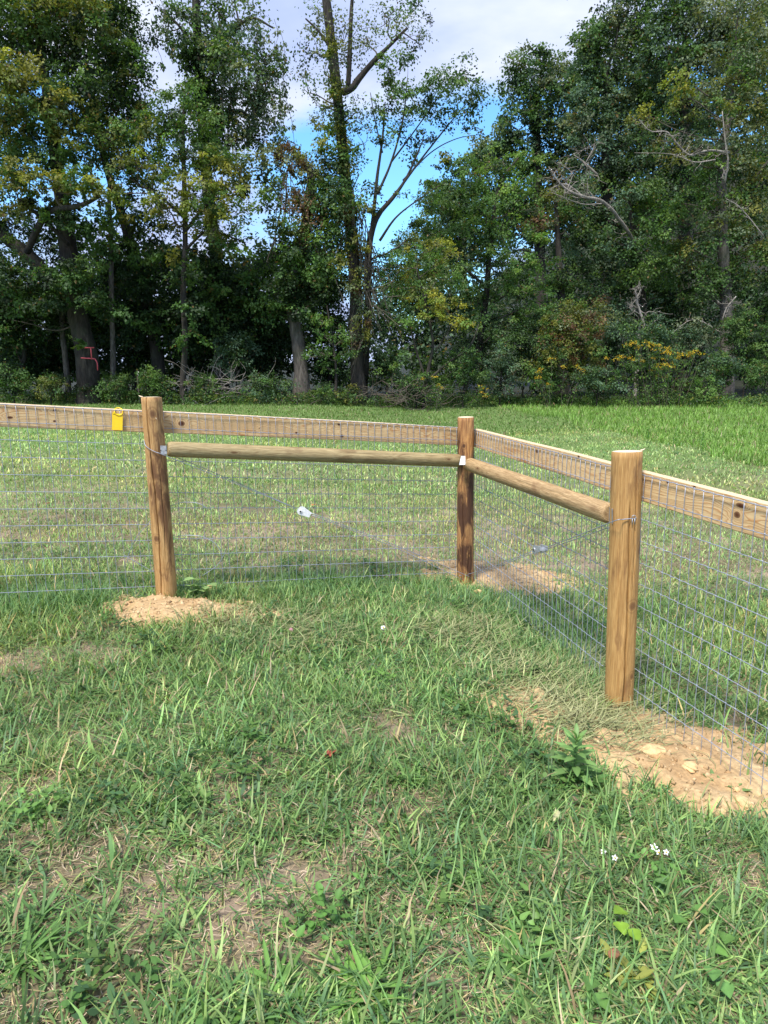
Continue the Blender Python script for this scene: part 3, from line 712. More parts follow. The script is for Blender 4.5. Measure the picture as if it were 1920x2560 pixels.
# tension wires with ratchet strainers
def wire(pts, r, name='brace_wire', mat=None, n=8, sides=6):
    m = MB(); m.tube(catmull(pts, n), r, sides); return m.build(name, mat or M_wire, fence)
wA = [M(306, 957, YA+.03), M(311, 952, YA-.03), M(314, 962, YA-.062), M(325, 971, YA-.068), M(340, 978, YA-.070), M(357, 984, YA-.066)]
stA = M(655, 1105, 4.70); endB = M(1001, 1240, YB-.075)
wire(wA+[M(500, 1041, 4.5), M(637, 1097, 4.69)], .0022)
wire([M(357, 978, YA+.05), M(420, 1003, 4.46), M(500, 1037, 4.54), M(640, 1098, 4.70)], .0022)
wire([M(672, 1108, 4.71), M(840, 1172, 4.92), endB, M(1008, 1243, YB-.07)], .0022)
wire([M(672, 1112, 4.71), M(840, 1177, 4.92), M(1000, 1252, YB-.08)], .0022)
stC = M(1165, 1186, 3.95); 
wire([M(1378, 1119, YC+.0), M(1376, 1119, YC-.05), M(1366, 1120, YC-.069), M(1345, 1122, YC-.071), M(1325, 1126, YC-.062), M(1250, 1156, 3.42), M(1178, 1183, 3.88)], .0022)
wire([M(1322, 1137, YC+.05), M(1250, 1162, 3.45), M(1178, 1187, 3.9)], .0020)
wire([M(1152, 1190, 4.05), M(1070, 1222, 4.6), M(1012, 1240, YB-.07), M(992, 1243, YB-.07)], .0022)
wire([M(1152, 1194, 4.05), M(1070, 1226, 4.6), M(1020, 1243, YB-.05)], .0020)
def strainer(c, d, s, M_zinc=M_zinc):
    d = d/np.linalg.norm(d); sd = np.cross(d, [0, 0, 1]); sd /= np.linalg.norm(sd); u_ = np.cross(sd, d)
    e = empty('wire_strainer'); e.parent = fence
    m = MB()
    for q in (-1, 1):   # two cheek plates, round at the drum end
        c0 = c+sd*q*.017*s; out = []
        for k in range(14):
            a_ = PI/2+PI*k/13; out.append(c0-d*.012*s+(d*math.cos(a_)+u_*math.sin(a_))*.021*s)
        out += [c0+d*.032*s-u_*.013*s, c0+d*.046*s-u_*.010*s, c0+d*.046*s+u_*.010*s, c0+d*.032*s+u_*.013*s]
        th = sd*.002*s; n_ = len(out); m.add([p-th for p in out]+[p+th for p in out], [tuple(range(n_)), tuple(range(n_, 2*n_))[::-1]]+[(k, k+n_, (k+1) % n_+n_, (k+1) % n_) for k in range(n_)])
    m.box(c+d*.044*s, d*.002*s, sd*.0165*s, u_*.009*s); m.build('strainer_frame', M_zinc, e, False)
    m = MB(); m.tube([c-d*.012*s-sd*.024*s, c-d*.012*s+sd*.024*s], .009*s, 14); m.build('spool', M_zinc, e)
    m = MB(); m.tube([c-d*.012*s-sd*.0262*s, c-d*.012*s-sd*.0238*s], .005*s, 10); m.tube([c-d*.012*s+sd*.0238*s, c-d*.012*s+sd*.0262*s], .005*s, 10); m.build('spool_socket', M_black, e)
    m = MB(); vs = []; n_ = 24
    for q in (.0195, .0225):
        for k in range(n_):
            r_ = (.022 if k % 2 else .0175)*s; a_ = 2*PI*k/n_; vs.append(c-d*.012*s-sd*q*s+(d*math.cos(a_)+u_*math.sin(a_))*r_)
    m.add(vs, [tuple(range(n_))[::-1], tuple(range(n_, 2*n_))]+[(k, (k+1) % n_, (k+1) % n_+n_, k+n_) for k in range(n_)]); m.build('ratchet_gear', M_zinc, e, False)
strainer(stA, M(672, 1112, 4.71)-M(637, 1097, 4.69)+np.array([0, -.03, 0]), 1.2, M_zinclight)
strainer(stC, M(1178, 1183, 3.88)-M(1152, 1192, 4.05)+np.array([.03, -.05, 0]), 1.25)
# staple with a curled eye on the front post
m = MB(); c = M(1369, 1117, YC-.072); pts = [c+np.array([.008*math.cos(a_), 0, .008*math.sin(a_)]) for a_ in np.linspace(-.9, PI+.9, 14)]; m.tube(pts+[], .0021, 6)
for sx in (-.0055, .005): m.tube([c+np.array([sx, 0, -.006]), c+np.array([sx*1.1, 0, -.034])], .0020, 6)
m.build('staple', M_zinc, fence)
m = MB(); c = M(339, 906, YA-.064); m.tube([c, c+np.array([-.006, 0, .010])], .0014, 5); m.build('nail', M_cut, fence)
# slack wire ends curling round the left post
YL = YA+.02
wire([M(375, 1170, YL-.02), M(352, 1210, YL+.1), M(330, 1170, YL+.18), M(318, 1410*.86, YL+.12), M(318, 1258, YL-.05)][::-1][:1]+[M(380, 1305*.92, YL-.1)], .001) if False else None
def zz(x, y): return (x*0.3646+0, 829.4+y*0.3646)      # pixels of the enlarged crop back to 1659-wide units
L1 = [(890, 815), (830, 880), (790, 940), (762, 1010), (755, 1062)]; L2 = [(733, 1012), (780, 1040), (850, 1080), (915, 1117)]
L3_ = [(1012, 912), (1070, 900), (1130, 896), (1200, 905), (1270, 940), (1305, 990), (1310, 1020)]; L4_ = [(1338, 975), (1320, 1025), (1280, 1080), (1200, 1135)]; L5 = [(1012, 722), (1060, 705), (1110, 700), (1180, 708), (1230, 740)]
for Lx, yy in ((L1, YL+.05), (L2, YL+.05), (L3_, YL+.05), (L4_, YL+.05), (L5, YL+.06)):
    wire([M(*zz(*p), yy) for p in Lx], .0019, 'loose_wire')

# yellow tag hooked over the board
e = empty('yellow_tag', tuple(on_plane(254, 906, P_AB, nAB)-nAB*.02)); tag(e, 'yellow plastic tag hanging by its loop from the left top board', 'tag')
def tp(x, y, o=.016): return on_plane(x, y, P_AB, nAB)-nAB*o
m = MB(); q = [tp(242, 893, .012), tp(265, 893, .012), tp(264, 929, .022), tp(241, 928, .022)]; q2 = [v+nAB*.0025 for v in q]
m.add(q+q2, [(0, 1, 2, 3), (7, 6, 5, 4), (0, 4, 5, 1), (1, 5, 6, 2), (2, 6, 7, 3), (3, 7, 4, 0)]); m.build('tag_plate', M_yellow, e, False)
m = MB(); pts = []
for k in range(17):
    a_ = 2*PI*k/16; c = tp(256, 889, .014+.0*math.sin(a_)); pts.append(c+(dAB*math.cos(a_)*.024)+np.array([0, 0, 1])*math.sin(a_)*.022+nAB*(.028*max(0, math.sin(a_))))
m.tube(pts, .0036, 6, cap=False); m.build('tag_loop', M_yellow, e)
m = MB(); m.box(tp(246, 892, .013), dAB*.008, nAB*.0015, np.array([0, 0, .006])); m.build('tag_tab', M_yellow, e, False)

# ================================================================ TREES AND SHRUBS
PAL = dict(
    dark=[(.026, .054, .020), (.038, .076, .027), (.020, .042, .017)],  # shade inside and under the trees is put into these leaf colours
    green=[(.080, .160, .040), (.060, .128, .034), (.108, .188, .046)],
    olive=[(.145, .170, .038), (.105, .138, .034), (.180, .190, .042)],  # yellow-olive look of sunlit leaf areas, put into the leaf colour
    yellow=[(.25, .28, .040), (.18, .24, .036), (.30, .30, .045)],
    blue=[(.088, .160, .088), (.118, .198, .112), (.070, .130, .076)],  # blue and grey: haze and sky light on far leaves lightened into the colour
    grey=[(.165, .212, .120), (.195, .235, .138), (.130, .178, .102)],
    bright=[(.115, .225, .046), (.090, .185, .040), (.155, .26, .052)],
    brown=[(.12, .075, .04), (.09, .06, .03), (.16, .09, .05)],
    red=[(.22, .04, .03), (.16, .05, .03)],
    gold=[(.66, .45, .03), (.55, .36, .03), (.75, .55, .05)])
PALW = dict(dark='dark dark dark green', dkgreen='dark green green', green='green green green bright dark', olive='olive olive green yellow', mixed='olive green dark olive', yellow='yellow yellow bright olive',
            blue='blue blue green dark', grey='grey grey blue green', bright='bright bright green', brown='brown olive grey', rusty='brown olive green green olive', greyolive='grey olive grey green', deepblue='blue blue dark grey')
def leaves(acc, c, n, rx, ry, rz, pal, L, ncl=None, flat=.42, shell=.45, droop=0.0, crad=None, wl=.7, up=.75):
    """n leaves in clusters spread through the ellipsoid; returns the cluster centres"""
    ncl = ncl or max(3, int(n/55)); d = R.normal(0, 1, (ncl, 3)); d /= np.linalg.norm(d, axis=1)[:, None]
    rr = R.random(ncl)**shell; cc = c+d*rr[:, None]*np.array([rx, ry, rz])
    crad = crad or max(.16, min(.62, 1.15*min(rx, rz)/ncl**.34)); cr = crad*R.uniform(.6, 1.35, ncl)
    k = R.integers(0, ncl, n); names = PALW[pal].split() if pal in PALW else [pal]
    ccol = np.array([PAL[names[i]][j % len(PAL[names[i]])] for i, j in zip(R.integers(0, len(names), ncl), R.integers(0, 3, ncl))])*R.uniform(.75, 1.25, (ncl, 1))
    # spray plane of every cluster
    nr = R.normal(0, .38, (ncl, 3))+np.array([0, 0, 1])*up+d*.35; nr /= np.linalg.norm(nr, axis=1)[:, None]
    off = R.normal(0, .62, (n, 3)); dn = (off*nr[k]).sum(1)[:, None]; off = off-nr[k]*dn*(1-flat)
    p = cc[k]+off*cr[k][:, None]
    if droop: p[:, 2] -= droop*R.random(n)*cr[k]*3
    dirv = off/(np.linalg.norm(off, axis=1)[:, None]+1e-6)+R.normal(0, .55, (n, 3)); dirv[:, 2] -= .35+droop*1.5
    dirv /= np.linalg.norm(dirv, axis=1)[:, None]
    nn = nr[k]+R.normal(0, .45, (n, 3)); sd = np.cross(dirv, nn); sd /= np.linalg.norm(sd, axis=1)[:, None]+1e-6; nn = np.cross(sd, dirv)
    ll = (L*R.uniform(.6, 1.25, n))[:, None]; W = ll*wl*.5
    V = np.stack([p-dirv*ll*.5, p+sd*W+nn*W*.35-dirv*ll*.06, p+dirv*ll*.5-nn*ll*.06, p-sd*W+nn*W*.35-dirv*ll*.06], 1).reshape(-1, 3)
    i = 4*np.arange(n); F = np.concatenate([np.stack([i, i+1, i+2], 1), np.stack([i, i+2, i+3], 1)])
    col = ccol[k]*R.uniform(.82, 1.2, (n, 1))*np.array([1, 1, 1])
    b = R.random(n) < .02; col[b] = np.array([.16, .11, .04])
    acc.add(V, F, np.repeat(col, 4, 0)); return cc
def limb(mb, a, b, r0, r1, sides=5, bow=.12, n=5):
    a = np.array(a, float); b = np.array(b, float); L = np.linalg.norm(b-a); m1 = lerp(a, b, .33)+R.normal(0, bow*.5, 3)*L; m2 = lerp(a, b, .68)+R.normal(0, bow*.4, 3)*L
    m1[2] -= bow*L*.4
    P = catmull([a, m1, m2, b], n); mb.tube(P, list(np.linspace(r0, r1, len(P))), sides, cap=False); return P
def trunkpath(pts, Y):      # pts: (px, py, radius[, dy])
    P = [M(p[0], p[1], Y+(p[3] if len(p) > 3 else 0)) for p in pts]; r = [p[2] for p in pts]
    b = P[0].copy(); return P, r
def smooth_path(P, r, n=8, jit=.02):
    Q = catmull(P, n); t = np.linspace(0, len(P)-1, len(Q)); rr = np.interp(t, range(len(P)), r)
    Q = [q+R.normal(0, jit, 3)*rr_*[1, 1, .2] for q, rr_ in zip(Q, rr)]; rr = rr*(1+.03*np.sin(np.arange(len(Q))*.55)); return Q, list(rr)
def tree(name, label, cat, Y, stems, blobs, L=.13, group=None, bark=None, dens=1.0, ivy=(), dead=(), hang=(), twigs=True, flat=.42):
    """stems: lists of (px, py, radius, dy); the first stem starts at the ground. blobs: (px, py, rx, rz, palette[, dy, layers, ry])"""
    pm = 1/(.864*FPX)*Y; L = L*.86
    P0, r0 = trunkpath(stems[0], Y); g = P0[0].copy(); gz = float(ground(g[0], g[1]))
    P0 = [np.array([g[0], g[1], gz-.3])]+([P0[0]] if P0[0][2] > gz+.25 else [])+P0[1:]; r0 = [r0[0]*1.35]+r0[-(len(P0)-1):]
    e = empty(name, (g[0], g[1], gz)); tag(e, label, cat, group)
    bark = bark or M_bark; skel = []
    mb = MB(); Q, rr = smooth_path(P0, r0); mb.tube(Q, rr, 14 if r0[0] > .12 else 7); skel += list(zip(Q, rr))
    mb.build('trunk' if r0[0] > .07 else 'stem', bark, e)
    for st in stems[1:]:
        P1, r1 = trunkpath(st, Y); m = MB(); Q, rr = smooth_path(P1, r1); m.tube(Q, rr, 9); skel += list(zip(Q, rr)); m.build('limb' if r0[0] > .07 else 'stem', bark, e)
    sp = np.array([q for q, _ in skel]); sr = np.array([q for _, q in skel])
    acc = Acc(); bm = MB(); nl = 0
    for b in blobs:
        px, py, rx, rz, pal = b[:5]; dy = b[5] if len(b) > 5 else 0; lay = b[6] if len(b) > 6 else 2.4
        c = M(px, py, Y+dy); rxm, rzm = rx*pm, rz*pm; rym = b[7] if len(b) > 7 else min(rxm, 1.6)
        n = int(lay*dens*PI*rxm*rzm/(.42*L*L)); nl += n
        cc = leaves(acc, c, n, rxm, rym, rzm, pal, L, flat=flat)
        if twigs:
            d = np.linalg.norm((sp-c)*[1, 1, 1.0]+[0, 0, .5*max(rxm, rzm)], axis=1)+(sp[:, 2] > c[2]+.3)*2.0; j = int(np.argmin(d)); br = min(sr[j]*.6, .02+.016*max(rxm, rzm))
            if d[j] > .3: limb(bm, sp[j], c, br, br*.45, 5, .10)
            for q in cc[:6]: limb(bm, lerp(sp[j], c, R.uniform(.6, 1)) if R.random() < .5 else c, q, br*.42, .006, 3, .16, 2)
    if ivy:
        for (px, py, r, n, pal, dy) in ivy:
            c = M(px, py, Y+dy); leaves(acc, c, n, r*pm, r*pm*.8, r*pm*1.3, pal, L*.95, ncl=max(4, n//60), crad=.22, flat=.8)
    if bm.n: k = bm.build('branches', M_twig, e); k['kind'] = 'stuff'
    if acc.n: k = acc.build('crown' if r0[0] > .07 else 'foliage', M_leaf, e); k['kind'] = 'stuff'
    if dead:
        for path in dead:
            P = [M(p[0], p[1], Y+(p[3] if len(p) > 3 else -1.2)) for p in path]; m = MB(); Q, rr = smooth_path(P, [p[2] for p in path], 6, .1); rr = [q*.7 for q in rr]; m.tube(Q, rr, 6)
            for i in range(2, len(Q)-1, 2):
                dd = R.normal(0, 1, 3); dd[2] += .5; dd = dd/np.linalg.norm(dd)*R.uniform(.25, .75)*min(1.6, rr[i]*26); Lb = limb(m, Q[i], Q[i]+dd, rr[i]*.45, .005, 4, .22, 3)
                for q in Lb[2::2]: limb(m, q, q+R.normal(0, .16, 3)+dd*.2, .008, .003, 3, .2, 2)
            m.build('dead_limb', M_dead, e)
    if hang:
        m = MB()
        for (x0, y0, x1, y1, nh, sag) in hang:
            for _ in range(nh):
                a = M(x0+R.normal(0, 12), y0+R.normal(0, 20), Y-.3+R.normal(0, .25)); b = M(x1+R.normal(0, 16), y1+R.normal(0, 25), Y-.4+R.normal(0, .3))
                mid = lerp(a, b, .5)+R.normal(0, .3, 3)*[1, .5, .5]; mid[2] -= sag*R.random(); m.tube(catmull([a, mid, b], 6), .010+.008*R.random(), 4, cap=False)
        k = m.build('hanging_vines', M_twig, e); k['kind'] = 'stuff'
    return e
def vines_down(e, specs, Y, L, pal):
    """leafy strands hanging from a crown"""
    acc = Acc(); m = MB()
    for (px, py, ln) in specs:
        a = M(px, py, Y+R.normal(0, .4)); n = int(ln/.045); t = np.linspace(0, 1, n); w = R.uniform(-.25, .35)
        P = a+np.stack([w*t**2*ln*.5+.06*np.sin(t*9+px), .1*np.sin(t*7), -t*ln], 1)
        m.tube(list(P[::6])+[P[-1]], .008, 3, cap=False)
        for i in range(0, n, 14): leaves(acc, P[min(i+7, n-1)], 26, .09, .09, .24, pal, L, ncl=3, crad=.12, droop=.5, flat=.9)
    k = acc.build('hanging_foliage', M_leaf, e); k['kind'] = 'stuff'; k = m.build('hanging_vines', M_twig, e); k['kind'] = 'stuff'
# ---------------- left row, from left to right
def tr(*a, **k): return tree(*a, **k)
L0 = 1.45
t1 = tr('shade_tree', 'big tree at the left with pink paint marks on its pale forked trunk', 'tree', 27.5,
   [[(192, 835, .44), (186, 760, .40), (170, 690, .36), (158, 610, .32), (140, 480, .28), (120, 330, .22), (95, 150, .16), (70, -80, .10)],
    [(165, 650, .28), (115, 610, .27), (60, 550, .25), (0, 500, .22), (-70, 400, .16)],
    [(58, 545, .12, -.6), (88, 480, .12, -1.2), (110, 455, .11, -1.6), (170, 445, .085, -2.0), (215, 425, .05, -2.4)],
    [(150, 530, .08, -.5), (95, 475, .07, -1), (40, 430, .05, -1.6)]],
   [(60, 60, 110, 90, 'dkgreen', 0), (-40, 120, 110, 130, 'dark', 1), (70, 200, 90, 50, 'olive', -1.5), (20, 165, 60, 45, 'olive', -2), (150, 110, 80, 90, 'dkgreen', .5), (60, 320, 100, 60, 'dkgreen', -.5),
    (110, 390, 95, 28, 'olive', -2.2), (30, 390, 60, 35, 'olive', -2), (200, 395, 60, 25, 'olive', -2.6), (-60, 350, 90, 120, 'dark', .5), (20, 480, 80, 50, 'dark', 0), (140, 260, 80, 50, 'mixed', -1), (110, 10, 90, 60, 'olive', -.5),
    (70, 610, 90, 45, 'dark', -.8), (150, 600, 60, 35, 'dkgreen', -1.3, 1.6), (-40, 600, 80, 90, 'dark', 0), (20, 690, 60, 50, 'dark', .2), (60, -120, 170, 110, 'dkgreen', 0, 1.2), (130, 690, 45, 40, 'dark', 1.2)], dens=L0, L=.14)
# pink paint strokes on the bark, following its surface
pm_ = lambda x, y: M(x, y, 27.5-.50)
for pth in ([(203, 747), (224, 747)], [(217, 747), (218, 760), (219, 772)], [(196, 769), (212, 770), (226, 771)], [(226, 771), (231, 780), (232, 796)]):
    m = MB(); m.tube([pm_(x-21, y+4) for x, y in pth], .022, 5); m.build('paint_mark', M_pink, t1)
t2 = tr('thin_tree', 'thin straight trunk just left of the pink marked tree', 'tree', 28.5, [[(147, 835, .12), (142, 780, .11), (134, 700, .10), (138, 600, .09), (120, 450, .07)]],
   [(150, 640, 55, 35, 'dark', 0), (110, 560, 50, 60, 'dark', .3, 1.6), (160, 500, 60, 50, 'dkgreen', 0, 1.6)], dens=L0, L=.13, bark=M_barkpale)
t3 = tr('thin_tree', 'slender pale trunk standing between the pink marked tree and the left post', 'tree', 27.8, [[(245, 835, .11), (244, 760, .10), (241, 650, .095), (240, 520, .085), (236, 400, .06), (250, 250, .04)]],
   [(255, 640, 50, 45, 'dark', .4, 1.6), (230, 560, 40, 60, 'dark', .4, 1.4), (280, 330, 60, 60, 'dkgreen', .2, 1.6), (250, 240, 60, 60, 'dkgreen', 0, 1.6), (270, 160, 50, 70, 'green', 0, 1.6), (240, 60, 60, 70, 'dkgreen', .4, 1.6), (265, -60, 60, 60, 'dark', 0, 1.2)], dens=L0, L=.13, bark=M_barkpale)
t4 = tr('leaning_tree', 'dark trunk leaning left behind the brush pile, above the left post', 'tree', 29.0, [[(345, 825, .26), (338, 760, .24), (315, 650, .22), (290, 550, .20), (262, 460, .17), (225, 340, .13), (200, 200, .09)]],
   [(330, 560, 70, 40, 'dark', -.4, 1.7), (360, 620, 60, 40, 'dark', -.2), (290, 700, 70, 50, 'dark', .5), (240, 300, 80, 60, 'mixed', -.8), (190, 190, 80, 80, 'dkgreen', 0, 2), (210, 60, 70, 80, 'dkgreen', 0, 1.6), (290, 400, 60, 50, 'mixed', -.6, 1.8), (330, 480, 50, 45, 'dark', -.4, 1.5), (400, 700, 60, 50, 'dark', .4)], dens=L0, L=.14)
t5 = tr('vine_hung_tree', 'tall tree hung with long trailing vines, top left of the blue sky gap', 'tree', 29.0,
   [[(478, 825, .28), (476, 740, .26), (476, 640, .25), (465, 540, .24), (450, 420, .22), (440, 300, .20), (432, 150, .17), (424, 30, .15), (420, -120, .1)],
    [(432, 150, .1), (480, 90, .08), (540, 40, .05), (590, 60, .03)], [(440, 280, .10), (500, 240, .07), (560, 260, .04)], [(430, 130, .07), (390, 60, .05), (345, 20, .03)]],
   [(440, 90, 55, 45, 'dark', -.6, 3), (440, 190, 40, 60, 'dark', -.5, 3), (500, 210, 60, 45, 'blue', -.3, 1.5), (380, 30, 50, 40, 'dkgreen', 0, 1.1), (520, 60, 70, 60, 'grey', 0, 1.1), (560, 130, 45, 60, 'grey', 0, 1.0), (470, 20, 60, 40, 'dkgreen', 0, 1.5),
    (560, 210, 35, 60, 'grey', .2, 1.0), (480, 290, 60, 45, 'dkgreen', 0, 1.9), (540, 290, 45, 40, 'mixed', -.4, 1.4), (345, 75, 35, 40, 'dkgreen', 0, .9), (480, -90, 140, 70, 'grey', 0, 1.1), (440, 620, 80, 45, 'dark', .2, 2.2), (510, 690, 80, 55, 'dark', .4, 2.3), (440, 720, 70, 60, 'dark', .6), (520, 600, 50, 40, 'dark', .3, 1.2)], dens=L0, L=.14,
   ivy=[(433, 200, 22, 700, 'dark', -.3), (440, 300, 18, 600, 'dark', -.3), (452, 420, 18, 500, 'dark', -.3), (470, 560, 18, 400, 'dark', -.2)])
rv = random.Random(3)
vines_down(t5, [(rv.uniform(455, 615), rv.uniform(20, 235), rv.uniform(1.2, 3.4)) for _ in range(46)]+[(rv.uniform(330, 420), rv.uniform(-10, 60), rv.uniform(.8, 1.8)) for _ in range(9)], 28.8, .13, 'grey')
t6 = tr('maple_tree', 'olive and yellow green leafy tree with sunlit sprays, left of centre', 'tree', 26.2,
   [[(395, 830, .11), (400, 740, .10), (396, 640, .10), (400, 520, .09), (398, 400, .08), (395, 290, .07), (400, 200, .04)],
    [(400, 500, .06), (450, 440, .05), (510, 420, .03)], [(398, 470, .06), (340, 420, .045), (300, 400, .03)], [(400, 540, .05), (450, 500, .04), (520, 520, .025)]],
   [(390, 200, 48, 32, 'bright', 0, 2.2), (385, 255, 62, 36, 'green', 0, 2.4), (340, 300, 45, 32, 'mixed', -.3, 2.2), (440, 270, 35, 30, 'green', -.2, 2), (400, 330, 70, 34, 'green', -.3, 2.4), (330, 360, 60, 28, 'olive', -.6, 2.2), (455, 345, 55, 30, 'olive', -.3, 2.1),
    (400, 395, 75, 28, 'olive', -.8, 2.3), (480, 400, 55, 28, 'olive', -.4, 1.8), (440, 440, 70, 26, 'olive', -.9, 2.2), (350, 445, 60, 24, 'olive', -.8, 1.9), (510, 460, 45, 28, 'olive', -.4, 1.6), (470, 485, 60, 28, 'olive', -.6, 2), (400, 480, 50, 26, 'mixed', -.2, 1.8), (500, 520, 40, 26, 'dkgreen', 0, 1.3),
    (290, 280, 55, 36, 'green', .3, 1.7), (220, 290, 50, 36, 'mixed', .2, 1.7), (250, 420, 55, 24, 'olive', -.9, 1.8), (270, 355, 50, 28, 'mixed', -.2, 1.6), (520, 350, 35, 24, 'mixed', 0, 1.1)], dens=L0, L=.125)
t7 = tr('snag_tree', 'short thick vine topped trunk with bare pale lower bark, left of the tallest tree', 'tree', 27.6,
   [[(652, 862, .30), (650, 800, .27), (644, 740, .25), (632, 660, .24), (640, 600, .23), (655, 520, .22), (668, 440, .20), (672, 380, .16), (660, 350, .08)]],
   [(640, 350, 48, 34, 'brown', -.2, 2.3), (690, 365, 50, 34, 'mixed', -.2, 2.2), (600, 340, 40, 24, 'brown', -.1, 1.7), (700, 440, 50, 50, 'dkgreen', -.2, 2.3), (655, 460, 40, 45, 'brown', -.4, 1.9), (620, 420, 30, 40, 'grey', -.1, 1.1), (660, 560, 60, 45, 'bright', -.3, 1.9), (700, 520, 50, 55, 'green', -.2, 2.2),
    (640, 630, 60, 40, 'dark', 0, 2.5), (600, 680, 50, 40, 'dkgreen', .3, 2), (700, 620, 60, 60, 'dark', .1, 2.6), (620, 560, 40, 40, 'dark', 0, 1.3), (600, 640, 50, 40, 'green', -.4, 1.7), (700, 700, 50, 40, 'dark', .8, 2.4)], dens=L0, L=.12, bark=M_barkpale,
   hang=[(620, 380, 600, 560, 10, .4), (650, 380, 690, 560, 8, .3)], ivy=[(650, 520, 24, 500, 'brown', -.3), (636, 640, 22, 500, 'dark', -.3), (645, 450, 24, 400, 'brown', -.3)])
t8 = tr('tall_tree', 'tallest centre tree, vine covered trunk rising past the top of the picture', 'tree', 27.2,
   [[(775, 868, .29), (772, 800, .26), (768, 700, .24), (768, 620, .23), (760, 520, .22), (748, 400, .20), (738, 300, .19), (728, 200, .18), (718, 110, .17), (706, 10, .15), (690, -140, .10)],
    [(738, 200, .13), (760, 190, .12), (775, 170, .11), (805, 135, .09), (840, 100, .06), (880, 60, .04)], [(752, 190, .09), (756, 100, .08), (760, 10, .06), (770, -80, .04)], [(718, 110, .06), (690, 70, .04), (660, 40, .025)]],
   [(690, 30, 45, 40, 'grey', 0, .75), (675, 110, 32, 45, 'mixed', 0, .6), (665, 200, 28, 50, 'mixed', 0, .6), (745, 60, 55, 50, 'greyolive', 0, .75), (830, 30, 60, 40, 'greyolive', 0, .8), (890, 20, 55, 30, 'dkgreen', 0, .9), (860, 80, 50, 35, 'greyolive', 0, .7), (790, 80, 40, 40, 'greyolive', .2, .6), (900, 90, 25, 20, 'dkgreen', 0, .6),
    (770, 240, 40, 45, 'mixed', -.3, .8), (700, 270, 26, 40, 'mixed', 0, .9), (785, 310, 30, 40, 'mixed', -.1, .8), (760, -100, 170, 60, 'greyolive', 0, .8), (790, 720, 50, 60, 'dark', .3, 1.7), (700, 160, 24, 40, 'grey', 0, .8), (740, 130, 40, 30, 'mixed', 0, .7), (690, 230, 24, 30, 'dkgreen', 0, .9)], L=.11,
   ivy=[(724, 180, 16, 300, 'mixed', -.25), (735, 280, 22, 600, 'mixed', -.25), (742, 340, 26, 800, 'mixed', -.25), (748, 400, 28, 800, 'dkgreen', -.25), (756, 470, 26, 700, 'dkgreen', -.3), (762, 540, 24, 500, 'brown', -.3), (768, 650, 22, 400, 'brown', -.35), (772, 740, 20, 300, 'brown', -.35), (714, 80, 12, 160, 'mixed', -.2)],
   hang=[(775, 470, 800, 640, 14, .5), (790, 540, 830, 690, 16, .5), (765, 430, 760, 620, 8, .3), (800, 560, 760, 760, 8, .2), (780, 600, 840, 620, 10, .6)])
t9 = tr('forked_tree', 'open branched tree with upswept thin limbs against the blue sky right of the tall trunk', 'tree', 27.0,
   [[(778, 868, .17, .8), (790, 760, .15, .6), (795, 650, .13, .4), (797, 540, .12, .2), (806, 490, .11), (820, 460, .09), (850, 425, .07), (880, 380, .045), (915, 300, .02)],
    [(800, 520, .08), (806, 470, .07), (815, 380, .055), (826, 300, .04), (832, 220, .02)], [(815, 420, .05), (845, 350, .04), (870, 260, .03), (880, 170, .015)], [(850, 425, .05), (905, 350, .035), (960, 280, .025), (1010, 220, .012)],
    [(845, 350, .035), (890, 290, .025), (940, 220, .018), (980, 160, .01)], [(870, 390, .035), (930, 330, .022), (985, 300, .015), (1040, 290, .008)], [(826, 330, .03), (810, 260, .02), (800, 200, .012)],
    [(820, 520, .05), (855, 470, .035), (905, 430, .02), (950, 400, .012)], [(800, 560, .04), (850, 540, .03), (900, 500, .015)]],
   [(840, 170, 28, 55, 'dkgreen', 0, 1.5, .8), (870, 215, 30, 45, 'green', 0, 1.3, .8), (905, 250, 45, 26, 'dkgreen', 0, 1.3, .8), (925, 190, 30, 40, 'dkgreen', 0, 1.3, .8), (968, 190, 38, 36, 'green', 0, 1.7, .8), (1000, 160, 22, 30, 'green', 0, 1.4, .6), (1020, 225, 30, 28, 'dkgreen', 0, 1.5, .8), (975, 250, 35, 24, 'dkgreen', 0, 1.3, .8), (1020, 275, 24, 14, 'dkgreen', 0, 1.0, .6), (880, 130, 22, 26, 'green', 0, 1.0, .6),
    (935, 300, 40, 20, 'dkgreen', 0, .9, .8), (860, 290, 26, 30, 'dkgreen', 0, .9, .7), (822, 240, 18, 40, 'dkgreen', 0, 1.0, .6), (1040, 190, 16, 30, 'dkgreen', 0, .8, .5), (900, 345, 30, 18, 'dkgreen', 0, .6, .6), (880, 420, 24, 14, 'dkgreen', 0, .4, .5), (820, 290, 22, 26, 'dkgreen', 0, .8, .5)], L=.115, dens=1.7)
